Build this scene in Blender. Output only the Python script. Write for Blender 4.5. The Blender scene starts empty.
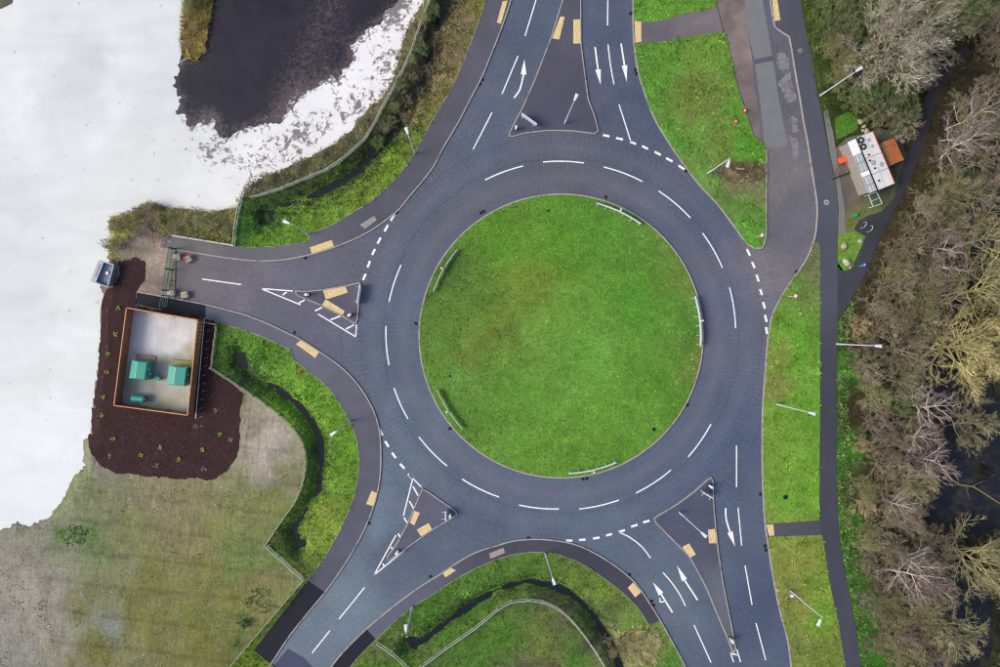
import bpy, math, random
import numpy as np
from mathutils import Vector, Matrix
from mathutils.geometry import delaunay_2d_cdt
random.seed(7); rng = np.random.default_rng(11)
SC = bpy.context.scene; COL = SC.collection
PI = math.pi
# ------------------------------------------------------------------ camera, light
S = 9.0                    # map scale: photo pixels per metre on the ground
H = 85.0                   # drone height
NX, NY = 477.0, 328.0      # point on the map straight below the drone
cam = bpy.data.cameras.new('camera'); cam_o = bpy.data.objects.new('camera', cam); COL.objects.link(cam_o)
cam_o.location = ((NX-500)/S, (333.5-NY)/S, H); cam_o.rotation_euler = (0, 0, 0)
cam.sensor_width = 36; cam.lens = 36*H*S/1000
cam.shift_x = (500-NX)/1000; cam.shift_y = -(333.5-NY)/1000
cam.clip_start = .5; cam.clip_end = 6000
SC.camera = cam_o
try: SC.cycles.filter_width = 1.05
except Exception: pass
SC.render.resolution_x = 1024; SC.render.resolution_y = 683
w = bpy.data.worlds.new('World'); SC.world = w; w.use_nodes = True
SUN_EL, SUN_AZ = math.radians(42), math.radians(262)
sky = w.node_tree.nodes.new('ShaderNodeTexSky'); sky.sky_type = 'NISHITA'; sky.sun_disc = False
sky.sun_elevation = SUN_EL; sky.sun_rotation = SUN_AZ; sky.air_density = 1.0; sky.dust_density = 4.0; sky.ozone_density = 1.5
w.node_tree.links.new(sky.outputs[0], w.node_tree.nodes['Background'].inputs[0])
w.node_tree.nodes['Background'].inputs[1].default_value = .15
sun = bpy.data.lights.new('sun', 'SUN'); sun.energy = 1.3; sun.angle = math.radians(22); sun.color = (1, .93, .80)
sun_o = bpy.data.objects.new('sun', sun); COL.objects.link(sun_o)
sd = Vector((math.sin(SUN_AZ)*math.cos(SUN_EL), math.cos(SUN_AZ)*math.cos(SUN_EL), math.sin(SUN_EL)))
sun_o.rotation_euler = sd.to_track_quat('Z', 'Y').to_euler()
SC.view_settings.view_transform = 'Standard'; SC.view_settings.look = 'None'
SC.view_settings.exposure = 0.18; SC.view_settings.gamma = 1

# ------------------------------------------------------------------ helpers
def lin(c):
    c = c/255.0
    return c/12.92 if c <= .04045 else ((c+.055)/1.055)**2.4
def C(r, g, b): return (lin(r), lin(g), lin(b))
def P(p, z=0.0):           # map reading -> metres on the plane of height z
    k = (H-z)/H
    return ((NX-500)/S + (p[0]-NX)/S*k, (333.5-NY)/S - (p[1]-NY)/S*k)
def tag(o, label=None, cat=None, group=None, kind=None):
    if label: o['label'] = label
    if cat: o['category'] = cat
    if group: o['group'] = group
    if kind: o['kind'] = kind
    return o
def empty(name, loc=(0, 0, 0), rz=0, **k):
    o = bpy.data.objects.new(name, None); COL.objects.link(o)
    o.location = loc; o.rotation_euler = (0, 0, rz); o.empty_display_size = .2
    return tag(o, **k)
def link(name, me, mat=None, parent=None, loc=None, rz=None, scale=None, **k):
    o = bpy.data.objects.new(name, me); COL.objects.link(o)
    if mat and not me.materials: me.materials.append(mat)
    if parent: o.parent = parent
    if loc is not None: o.location = loc
    if rz is not None: o.rotation_euler = (0, 0, rz)
    if scale is not None: o.scale = scale
    return tag(o, **k)
def vnoise(x, y, s, seed=0):
    x = np.asarray(x, float)/s; y = np.asarray(y, float)/s
    xi = np.floor(x).astype(np.int64); yi = np.floor(y).astype(np.int64); fx = x-xi; fy = y-yi
    fx = fx*fx*(3-2*fx); fy = fy*fy*(3-2*fy)
    def h(a, b):
        v = np.sin(a*127.1+b*311.7+seed*74.7)*43758.5453
        return v-np.floor(v)
    return (h(xi, yi)*(1-fx)+h(xi+1, yi)*fx)*(1-fy)+(h(xi, yi+1)*(1-fx)+h(xi+1, yi+1)*fx)*fy
def fbm(x, y, s, seed=0, n=3):
    t = 0; a = 1; tot = 0
    for i in range(n):
        t = t+a*vnoise(x, y, s/2**i, seed+i*17); tot += a; a *= .55
    return t/tot
def catmull(pts, n=6, closed=False):
    out = []; m = len(pts)
    for i in range(m if closed else m-1):
        p0 = pts[i-1] if (closed or i > 0) else pts[i]
        p1 = pts[i]; p2 = pts[(i+1) % m]
        p3 = pts[(i+2) % m] if (closed or i+2 < m) else p2
        for k in range(n):
            t = k/n
            out.append(tuple(.5*((2*p1[j])+(-p0[j]+p2[j])*t+(2*p0[j]-5*p1[j]+4*p2[j]-p3[j])*t*t+(-p0[j]+3*p1[j]-3*p2[j]+p3[j])*t**3) for j in (0, 1)))
    if not closed: out.append(tuple(pts[-1]))
    return out
def ragged(pts, amp, step=3.0, seed=1, closed=False, sc=14):
    """resample a polyline (map units) and push it sideways with noise"""
    q = list(pts)+([pts[0]] if closed else [])
    out = []
    for a, b in zip(q[:-1], q[1:]):
        d = math.dist(a, b); n = max(1, int(d/step))
        for k in range(n):
            t = k/n; x = a[0]+(b[0]-a[0])*t; y = a[1]+(b[1]-a[1])*t
            nx, ny = (-(b[1]-a[1])/(d+1e-6), (b[0]-a[0])/(d+1e-6))
            o = (float(fbm(x, y, sc, seed, 4))-.5)*2*amp
            out.append((x+nx*o, y+ny*o))
    if not closed: out.append(q[-1])
    return out
def inpoly(x, y, poly):
    poly = np.asarray(poly); r = np.zeros(x.shape, bool); j = len(poly)-1
    for i in range(len(poly)):
        xi, yi = poly[i]; xj, yj = poly[j]
        if yi != yj:
            r ^= ((yi > y) != (yj > y)) & (x < (xj-xi)*(y-yi)/(yj-yi)+xi)
        j = i
    return r
def dist_pl(x, y, pl):
    d = np.full(np.shape(x), 1e9)
    for (ax, ay), (bx, by) in zip(pl[:-1], pl[1:]):
        vx, vy = bx-ax, by-ay; L = vx*vx+vy*vy+1e-9
        t = np.clip(((x-ax)*vx+(y-ay)*vy)/L, 0, 1)
        d = np.minimum(d, np.hypot(x-ax-t*vx, y-ay-t*vy))
    return d
GT = (1.17, 1.07, 1.32)   # turf hue correction
def idw(samples, p=2.6, jit=.10, ns=2.2, seed=3, tint=None, warp=1):
    pts = np.array([P(s[:2]) for s in samples]); cs = np.array([C(*s[2:5]) for s in samples])*np.array(tint or (1, 1, 1))
    def f(x, y):
        x = np.asarray(x, float); y = np.asarray(y, float)
        wx = x+(fbm(x, y, 5, seed+5)-.5)*5*warp+(fbm(x, y, 1.4, seed+6)-.5)*3.2*warp; wy = y+(fbm(x, y, 5, seed+9)-.5)*5*warp+(fbm(x, y, 1.4, seed+11)-.5)*3.2*warp
        d = np.hypot(wx[:, None]-pts[None, :, 0], wy[:, None]-pts[None, :, 1])+.25
        k = d**-p; c = (k@cs)/k.sum(1)[:, None]
        return c*(1+(fbm(x, y, ns, seed)[:, None]-.5)*2*jit*2)
    return f
def set_col(me, cols):
    a = me.color_attributes.new('col', 'FLOAT_COLOR', 'POINT')
    b = np.ones((len(cols), 4), np.float32); b[:, :3] = np.clip(cols, 0, 1)
    a.data.foreach_set('color', b.ravel())
def mesh_np(name, V, F):
    V = np.asarray(V, np.float32); F = np.asarray(F, np.int32); me = bpy.data.meshes.new(name)
    k = F.shape[1]
    me.vertices.add(len(V)); me.vertices.foreach_set('co', V.ravel())
    me.loops.add(F.size); me.loops.foreach_set('vertex_index', F.ravel())
    me.polygons.add(len(F)); me.polygons.foreach_set('loop_start', np.arange(0, F.size, k, dtype=np.int32))
    me.update(calc_edges=True)
    return me

# ---- materials
class NT:
    def __init__(s, name):
        s.m = bpy.data.materials.new(name); s.m.use_nodes = True; s.t = s.m.node_tree; s.b = s.t.nodes['Principled BSDF']
    def n(s, t, **k):
        q = s.t.nodes.new(t)
        for a, v in k.items(): setattr(q, a, v)
        return q
    def l(s, a, b): s.t.links.new(a, b)
    def math(s, op, a, b=None, c=None):
        q = s.n('ShaderNodeMath', operation=op)
        for i, v in enumerate((a, b, c)):
            if v is None: continue
            if isinstance(v, (int, float)): q.inputs[i].default_value = v
            else: s.l(v, q.inputs[i])
        return q.outputs[0]
    def noise(s, co, sc, det=3, rough=.6, dist=0):
        q = s.n('ShaderNodeTexNoise'); q.inputs['Scale'].default_value = sc; q.inputs['Detail'].default_value = det
        q.inputs['Roughness'].default_value = rough; q.inputs['Distortion'].default_value = dist; s.l(co, q.inputs['Vector']); return q.outputs[0]
    def rng(s, f, a, b, c, d):
        q = s.n('ShaderNodeMapRange'); s.l(f, q.inputs[0])
        for i, v in enumerate((a, b, c, d)): q.inputs[i+1].default_value = v
        return q.outputs[0]
    def mul(s, col, f):
        q = s.n('ShaderNodeVectorMath', operation='SCALE'); s.l(col, q.inputs[0]); s.l(f, q.inputs['Scale']); return q.outputs[0]
    def mix(s, f, a, b):
        q = s.n('ShaderNodeMix', data_type='RGBA')
        if isinstance(f, (int, float)): q.inputs[0].default_value = f
        else: s.l(f, q.inputs[0])
        for i, v in ((6, a), (7, b)):
            if isinstance(v, tuple): q.inputs[i].default_value = (*v[:3], 1)
            else: s.l(v, q.inputs[i])
        return q.outputs[2]
def mat(name, col=None, rough=.85, noises=((1.0, .15),), spots=None, bump=None, metal=0, world=True, objrand=0, spec=.3, extra=None):
    """col: rgb or None (use the 'col' attribute). noises: (scale, amplitude). spots: list of (rgb, scale, lo, hi, detail)"""
    g = NT(name); g.b.inputs['Roughness'].default_value = rough; g.b.inputs['Metallic'].default_value = metal
    g.b.inputs['Specular IOR Level'].default_value = spec
    co = g.n('ShaderNodeNewGeometry').outputs['Position'] if world else g.n('ShaderNodeTexCoord').outputs['Object']
    if col is None: c = g.n('ShaderNodeVertexColor', layer_name='col').outputs[0]
    else:
        q = g.n('ShaderNodeRGB'); q.outputs[0].default_value = (*col, 1); c = q.outputs[0]
    for (rgb, sc, lo, hi, det) in (spots or []):
        f = g.rng(g.noise(co, sc, det, .65, .3), lo, hi, 0, 1); c = g.mix(f, c, rgb)
    for (sc, a) in noises: c = g.mul(c, g.rng(g.noise(co, sc), .25, .75, 1-a, 1+a))
    if objrand:
        r = g.n('ShaderNodeObjectInfo').outputs['Random']; c = g.mul(c, g.rng(r, 0, 1, 1-objrand, 1+objrand))
    if extra: c = extra(g, co, c)
    g.l(c, g.b.inputs['Base Color'])
    if bump:
        q = g.n('ShaderNodeBump'); q.inputs['Strength'].default_value = bump[1]; q.inputs['Distance'].default_value = bump[2] if len(bump) > 2 else .03
        g.l(g.noise(co, bump[0], 4), q.inputs['Height']); g.l(q.outputs[0], g.b.inputs['Normal'])
    return g.m
CX, CY = P((561, 336)); RI = 141.8/S
def road_extra(g, co, c):
    sp = g.n('ShaderNodeSeparateXYZ'); g.l(co, sp.inputs[0])
    dx = g.math('SUBTRACT', sp.outputs[0], CX); dy = g.math('SUBTRACT', sp.outputs[1], CY)
    a = g.math('ARCTAN2', dy, dx); r = g.math('SQRT', g.math('ADD', g.math('MULTIPLY', dx, dx), g.math('MULTIPLY', dy, dy)))
    nz = g.noise(co, .9, 3); nz2 = g.noise(co, .22, 2)
    st = g.math('SINE', g.math('ADD', g.math('MULTIPLY', a, 260), g.math('MULTIPLY', nz, 9)))
    near = g.rng(r, 24.5, 26.5, 1, .25)
    amp = g.math('MULTIPLY', g.math('MULTIPLY', st, near), g.rng(nz2, .35, .65, .015, .075))
    c = g.mul(c, g.math('ADD', amp, 1.0))
    # wear lanes round the island: concentric laying seams and dusty inner channel
    rn = g.math('ADD', r, g.math('MULTIPLY', nz2, .5))
    for rr, wd, dk in ((19.75, .07, .80), (22.3, .06, .86), (24.4, .06, .84)):
        f = g.rng(g.math('ABSOLUTE', g.math('SUBTRACT', rn, rr+.25)), wd*.5, wd*1.3, dk, 1); c = g.mul(c, f)
    d = g.math('ABSOLUTE', g.math('SUBTRACT', r, 17.6)); f = g.rng(d, .2, 1.1, .22, 0)
    c = g.mix(f, c, C(112, 106, 112))
    # tyre-polished bands and old stains
    for rr, wd in ((17.9, .5), (21.2, .45)):
        f = g.rng(g.math('ABSOLUTE', g.math('SUBTRACT', rn, rr)), .1, wd*1.8, .06, 0); c = g.mix(g.math('MULTIPLY', f, g.rng(nz2, .3, .6, .3, 1)), c, C(150, 152, 160))
    c = g.mix(g.rng(g.noise(co, .8, 6, .7, .4), .64, .76, 0, .30), c, C(62, 64, 74))
    c = g.mix(g.rng(g.noise(co, 2.6, 5, .7, .2), .66, .74, 0, .35), c, C(140, 140, 146))
    # brushed aggregate in short strokes
    mp = g.n('ShaderNodeMapping'); mp.inputs['Scale'].default_value = (1.5, 6, 1); mp.inputs['Rotation'].default_value = (0, 0, .9); g.l(co, mp.inputs[0])
    c = g.mul(c, g.rng(g.noise(mp.outputs[0], 1.6, 2), .3, .7, .94, 1.06))
    return c
M = {}
M['road'] = mat('road_asphalt', None, .9, ((3.6, .16), (9, .14), (1.6, .07), (.35, .07)), spots=[(C(132, 134, 146), 5.5, .66, .74, 5)], bump=(30, .3, .01), extra=road_extra)
M['foot'] = mat('footway_asphalt', None, .92, ((12, .12), (1.0, .06)), bump=(40, .3, .01))
M['newtar'] = mat('fresh_black_tarmac', C(30, 32, 44), .8, ((12, .16), (.8, .10)), bump=(40, .3, .01))
M['patch'] = mat('grey_resurfaced_asphalt', C(122, 124, 126), .9, ((9, .12), (.8, .08)))
M['patchdark'] = mat('dark_trench_tarmac', C(88, 90, 102), .9, ((9, .15), (1, .1)))
M['scrape'] = mat('scraped_pale_asphalt', C(132, 130, 134), .9, ((6, .18), (1, .12)), spots=[(C(100, 98, 106), 1.6, .5, .62, 6)])
M['darkblue'] = mat('dark_blue_asphalt', C(74, 78, 100), .9, ((9, .12), (2, .08)))
M['paint'] = mat('white_road_paint', C(242, 240, 240), .7, ((6, .08), (1.2, .08)), spots=[(C(160, 160, 166), 6, .60, .72, 5)])
M['kerb'] = mat('kerb_concrete', C(168, 160, 155), .9, ((1.3, .16), (9, .08)), spots=[(C(120, 120, 112), 1.2, .55, .7, 3)])
def tac(g, co, c):
    mp = g.n('ShaderNodeMapping'); mp.inputs['Rotation'].default_value = (0, 0, .3); g.l(co, mp.inputs[0])
    b = g.n('ShaderNodeTexBrick'); b.offset = 0; b.inputs['Scale'].default_value = 1; b.inputs['Brick Width'].default_value = .4; b.inputs['Row Height'].default_value = .4
    b.inputs['Mortar Size'].default_value = .02; b.inputs['Mortar Smooth'].default_value = .4
    for i, v in ((1, .95), (2, 1.05), (3, .78)): b.inputs[i].default_value = (v, v, v, 1)
    g.l(mp.outputs[0], b.inputs[0]); q = g.n('ShaderNodeVectorMath', operation='MULTIPLY'); g.l(c, q.inputs[0]); g.l(b.outputs[0], q.inputs[1]); return q.outputs[0]
M['tactile'] = mat('buff_tactile_paving', C(226, 200, 146), .85, ((3, .08), (14, .05)), spots=[(C(170, 150, 120), 1.8, .58, .75, 4)], extra=tac)
M['tacgrey'] = mat('grey_tactile_paving', C(160, 152, 148), .85, ((3, .1),), extra=tac)
M['grass'] = mat('turf', None, .95, ((4, .34), (1.3, .18), (14, .22)), bump=(9, .5, .05), spec=.1)
M['blade'] = mat('grass_blades', None, .8, ((2.0, .10),), spec=.15)
M['soil'] = mat('bare_soil', None, .95, ((6, .16), (1.4, .10), (20, .12)), bump=(6, .5, .05), spec=.1)
def field(g, co, c):
    sp = g.n('ShaderNodeSeparateXYZ'); g.l(co, sp.inputs[0]); x, y = sp.outputs[0], sp.outputs[1]
    w1 = g.noise(co, .12, 2); nn = g.noise(co, .5, 4)
    u = g.math('ADD', g.math('MULTIPLY', x, .985), g.math('MULTIPLY', y, -.17)); u = g.math('ADD', u, g.math('MULTIPLY', w1, 1.6))
    v = g.math('ADD', g.math('MULTIPLY', x, .12), g.math('MULTIPLY', y, .99)); v = g.math('ADD', v, g.math('MULTIPLY', w1, 1.2))
    right = g.rng(x, -51.5, -50, 0, 1)
    for q, per, dk in ((u, 1.35, .84), (v, 3.4, .78)):
        f = g.math('ABSOLUTE', g.math('SUBTRACT', g.math('FRACT', g.math('DIVIDE', q, per)), .5)); ln = g.math('SUBTRACT', 1.0, g.rng(f, .025, .11, 0, 1))
        ln = g.math('MULTIPLY', g.math('MULTIPLY', ln, right), g.rng(nn, .36, .58, 0, 1)); c = g.mul(c, g.math('SUBTRACT', 1.0, g.math('MULTIPLY', ln, 1-dk)))
    # tyre tracks and scrapes
    mp = g.n('ShaderNodeMapping'); mp.inputs['Scale'].default_value = (4.5, .5, 1); mp.inputs['Rotation'].default_value = (0, 0, -.35); g.l(co, mp.inputs[0])
    c = g.mul(c, g.rng(g.noise(mp.outputs[0], 1.0, 4, .6, .9), .3, .7, .86, 1.14))
    c = g.mix(g.rng(g.noise(co, 1.3, 6, .75), .56, .72, 0, .55), c, C(158, 148, 134)); 
    return c
M['field'] = mat('waste_ground_soil', None, .95, ((7, .24), (3.6, .18), (1.7, .12), (18, .15)), spots=[(C(78, 84, 56), 4.5, .64, .74, 5)], bump=(6, .5, .05), spec=.1, extra=field)
M['gravel'] = mat('grey_gravel', C(122, 122, 120), .95, ((14, .35), (3, .12)), bump=(18, .7, .04))
def streak(g, co, c):
    mp = g.n('ShaderNodeMapping'); mp.inputs['Scale'].default_value = (.05, .16, 1); mp.inputs['Rotation'].default_value = (0, 0, -.8); g.l(co, mp.inputs[0])
    f = g.noise(mp.outputs[0], 1.6, 3, .5, 1.6); c = g.mul(c, g.rng(f, .35, .65, .96, 1.03))
    e = g.rng(g.math('ABSOLUTE', g.math('SUBTRACT', g.noise(mp.outputs[0], .9, 2, .5, 2.2), .5)), 0, .012, .975, 1)
    return g.mul(c, e)
M['white'] = mat('white_lime_silt', None, .75, ((.6, .015), (9, .018)), spots=[(C(176, 180, 176), 2.3, .735, .79, 5)], extra=streak)
def deadspeck(g, co, c):
    a = g.n('ShaderNodeAttribute', attribute_name='mask').outputs['Fac']
    n1 = g.noise(co, 1.1, 8, .72, .4); n2 = g.noise(co, 3.2, 4, .7, .2)
    f = g.rng(g.math('ADD', g.math('MULTIPLY', n1, .7), g.math('ADD', g.math('MULTIPLY', n2, .3), g.math('MULTIPLY', a, .125))), .615, .66, 0, 1)
    return g.mix(f, c, C(128, 122, 124))
def white_extra(g, co, c): return deadspeck(g, co, streak(g, co, c))
M['white'] = mat('white_lime_silt', None, .75, ((.6, .015), (9, .018)), spots=[(C(178, 182, 178), 2.3, .74, .79, 5)], extra=white_extra)
def scumspeck(g, co, c):
    a = g.n('ShaderNodeAttribute', attribute_name='mask').outputs['Fac']
    f = g.rng(g.math('ADD', g.math('MULTIPLY', g.noise(co, 2.4, 8, .78, .6), .8), g.math('MULTIPLY', a, .28)), .56, .72, 0, .8)
    c = g.mix(f, c, C(98, 88, 88))
    f = g.rng(g.math('ADD', g.noise(co, 2.0, 8, .8, 1.0), g.math('MULTIPLY', a, .12)), .72, .78, 0, 1)
    return g.mix(f, c, C(205, 208, 212))
M['lagoon'] = mat('dark_lagoon_water', C(46, 43, 50), .22, ((3, .12), (.15, .2), (.6, .1)), bump=(2.5, .15, .01), spec=.35, extra=scumspeck)
M['ditchwater'] = mat('ditch_water', C(26, 31, 36), .08, ((1, .1),), bump=(3, .1, .01), spec=.4)
M['swamp'] = mat('dark_stream_water', C(34, 36, 42), .3, ((1, .2),), spots=[(C(66, 64, 56), .7, .50, .68, 6)], bump=(2, .15, .01), spec=.4)
M['mulch'] = mat('bark_mulch', C(62, 45, 46), .98, ((8, .42), (3, .22), (.5, .08)), spots=[(C(124, 98, 92), 9, .62, .70, 4)], bump=(12, .8, .06), spec=.08)
M['floor'] = mat('leaf_litter', None, .98, ((7, .45), (2.4, .25), (.6, .12)), bump=(8, .8, .08), spec=.08)
def padx(g, co, c):
    mp = g.n('ShaderNodeMapping'); mp.inputs['Scale'].default_value = (5, .25, 1); mp.inputs['Rotation'].default_value = (0, 0, .12); g.l(co, mp.inputs[0])
    c = g.mul(c, g.rng(g.noise(mp.outputs[0], 1.3, 3), .3, .7, .93, 1.05)); return c
M['concrete'] = mat('concrete_pad', None, .85, ((1.2, .05), (8, .04), (3, .05)), spots=[(C(150, 148, 140), 2.2, .62, .78, 5)], extra=padx)
M['conc2'] = mat('rough_concrete', C(176, 168, 158), .9, ((5, .12), (1.1, .12)), world=False, bump=(8, .4, .03))
M['stone'] = mat('pale_boulder', C(172, 166, 150), .95, ((3, .2), (9, .12)), world=False, objrand=.1, bump=(6, .6, .06))
M['timber'] = mat('brown_stained_timber', C(150, 102, 78), .85, ((6, .22), (1.5, .15)), bump=(12, .4, .01))
M['timber_cap'] = mat('pale_cut_timber', C(196, 150, 112), .8, ((5, .12),))
M['fence'] = mat('weathered_fence_timber', C(168, 164, 140), .9, ((3, .14), (14, .1)))
M['fencegrey'] = mat('silvered_fence_timber', C(186, 190, 182), .9, ((3, .14), (14, .1)))
M['steel'] = mat('galvanised_steel', C(205, 214, 224), .5, ((4, .06),), metal=.1, world=False, spec=.5)
M['lampwhite'] = mat('lamp_head_white', C(222, 228, 238), .4, ((4, .04),), world=False, spec=.5)
M['dark'] = mat('cast_iron', C(28, 28, 34), .7, ((8, .2),), world=False)
M['teal'] = mat('teal_grp', C(46, 150, 132), .28, ((2, .05), (9, .03)), world=False, spec=.7)
M['tealdk'] = mat('green_steel_mesh', C(62, 108, 96), .6, ((4, .1),), world=False)
M['whiteplastic'] = mat('white_plastic', C(226, 226, 224), .5, ((3, .04),), world=False)
M['red'] = mat('red_plastic', C(205, 62, 52), .6, ((4, .08),), world=False)
M['orange'] = mat('orange_plastic', C(236, 98, 60), .6, ((4, .06),), world=False)
M['blue'] = mat('blue_sign_face', C(60, 96, 178), .5, ((4, .05),), world=False)
M['skip'] = mat('blue_grey_steel', C(128, 140, 162), .6, ((2, .12), (8, .08)), world=False)
M['skiplight'] = mat('pale_blue_grey_steel', C(160, 172, 190), .6, ((2, .1),), world=False)
M['sheet'] = mat('white_roof_sheet', C(216, 216, 214), .7, ((1.5, .08), (9, .05)), spots=[(C(130, 124, 116), 3.0, .62, .74, 5)], world=True)
M['sheetgrey'] = mat('grey_ribbed_sheet', C(160, 168, 174), .6, ((2, .08),), world=True)
M['sheetwhite'] = mat('clean_white_sheet', C(236, 236, 236), .6, ((2, .04),), world=True)
M['rust'] = mat('rusty_roof_sheet', C(170, 100, 58), .85, ((1.4, .14), (8, .12)), spots=[(C(120, 66, 42), 1.6, .56, .75, 5)], world=True)
M['mossy'] = mat('mossy_roof', C(130, 140, 100), .95, ((3, .25),), world=True)
M['wallgrey'] = mat('painted_wall', C(150, 146, 140), .8, ((2, .1),), world=True)
M['redtrim'] = mat('red_trim', C(176, 70, 64), .7, ((3, .1),), world=True)
M['rubber'] = mat('tyre_rubber', C(38, 40, 48), .8, ((6, .1),), world=False)
M['oldwood'] = mat('grey_brown_boards', C(112, 98, 90), .9, ((4, .2), (14, .15)), world=False, objrand=.15)
M['oldwood_w'] = mat('brown_stained_concrete', C(146, 136, 124), .9, ((3, .15),)); M['mossy_w'] = mat('olive_stained_concrete', C(160, 156, 104), .9, ((3, .15),))
M['brownmetal'] = mat('hazard_yellow', C(196, 186, 90), .7, ((4, .1),), world=False)
M['litterpink'] = mat('faded_pink_board', C(196, 150, 150), .8, ((4, .1),), world=False)
M['frost'] = mat('bleached_dead_stem', C(178, 166, 146), .9, ((6, .1),), world=False)
def chev(g, co, c):
    sp = g.n('ShaderNodeSeparateXYZ'); uv = g.n('ShaderNodeAttribute', attribute_name='uvw').outputs['Vector']; g.l(uv, sp.inputs[0])
    z = g.math('ABSOLUTE', g.math('SUBTRACT', sp.outputs[1], .5)); t = g.math('FRACT', g.math('ADD', g.math('MULTIPLY', sp.outputs[0], 1.4), g.math('MULTIPLY', z, .8)))
    f = g.math('GREATER_THAN', t, .5); return g.mix(f, C(20, 20, 22), C(235, 235, 235))
M['chevron'] = mat('chevron_face', C(200, 200, 200), .5, ((3, .03),), world=False, extra=chev)

# ---- mesh builders
def earcols(me, f):
    co = np.empty(len(me.vertices)*3, np.float32); me.vertices.foreach_get('co', co); co = co.reshape(-1, 3)
    set_col(me, f(co[:, 0].astype(float), co[:, 1].astype(float)))
def sheet(name, poly, m, z=0.0, zf=None, spacing=None, skirt=0.0, col=None, parent=None, kind='structure', mask=None, worldpts=False, hole=None, **kw):
    pts = [Vector(p) for p in (poly if worldpts else [P(p) for p in poly])]
    q = [pts[0]]
    for p in pts[1:]:
        if (p-q[-1]).length > 2e-3: q.append(p)
    if (q[0]-q[-1]).length < 2e-3: q.pop()
    n = len(q); verts = list(q)
    if spacing:
        a = np.array([tuple(p) for p in q]); x0, y0 = a.min(0); x1, y1 = a.max(0)
        gx, gy = np.meshgrid(np.arange(x0, x1, spacing), np.arange(y0, y1, spacing)); gx = gx.ravel(); gy = gy.ravel()
        gx = gx+rng.uniform(-.2, .2, gx.shape)*spacing; gy = gy+rng.uniform(-.2, .2, gy.shape)*spacing
        k = inpoly(gx, gy, a); gx = gx[k]; gy = gy[k]
        verts += [Vector((float(u), float(v))) for u, v in zip(gx, gy)]
    vo, eo, fo, _, _, _ = delaunay_2d_cdt(verts, [], [list(range(n))], 1, 1e-5)
    V = np.array([(v.x, v.y) for v in vo]); F = [tuple(f) for f in fo]
    Z = np.full(len(V), z) if zf is None else zf(V[:, 0], V[:, 1])+z
    out = []
    for f in F:
        a, b, c = V[f[0]], V[f[1]], V[f[2]]
        out.append(f if (b[0]-a[0])*(c[1]-a[1])-(b[1]-a[1])*(c[0]-a[0]) > 0 else f[::-1])
    VV = [(*V[i], Z[i]) for i in range(len(V))]
    faces = list(out)
    if skirt:
        es = {}
        for f in out:
            for i in range(len(f)): es[(f[i], f[(i+1) % len(f)])] = 1
        low = {}
        for (a, b) in list(es):
            if (b, a) not in es:
                for i in (a, b):
                    if i not in low: low[i] = len(VV); VV.append((*V[i], Z[i]-skirt))
                faces.append((a, low[a], low[b], b))
    me = bpy.data.meshes.new(name); me.from_pydata([tuple(map(float, v)) for v in VV], [], faces); me.update()
    if col: earcols(me, col)
    if mask:
        at = me.attributes.new('mask', 'FLOAT', 'POINT'); co = np.array(VV); at.data.foreach_set('value', mask(co[:, 0], co[:, 1]).astype(np.float32))
    return link(name, me, m, parent, kind=kind, **kw)
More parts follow.
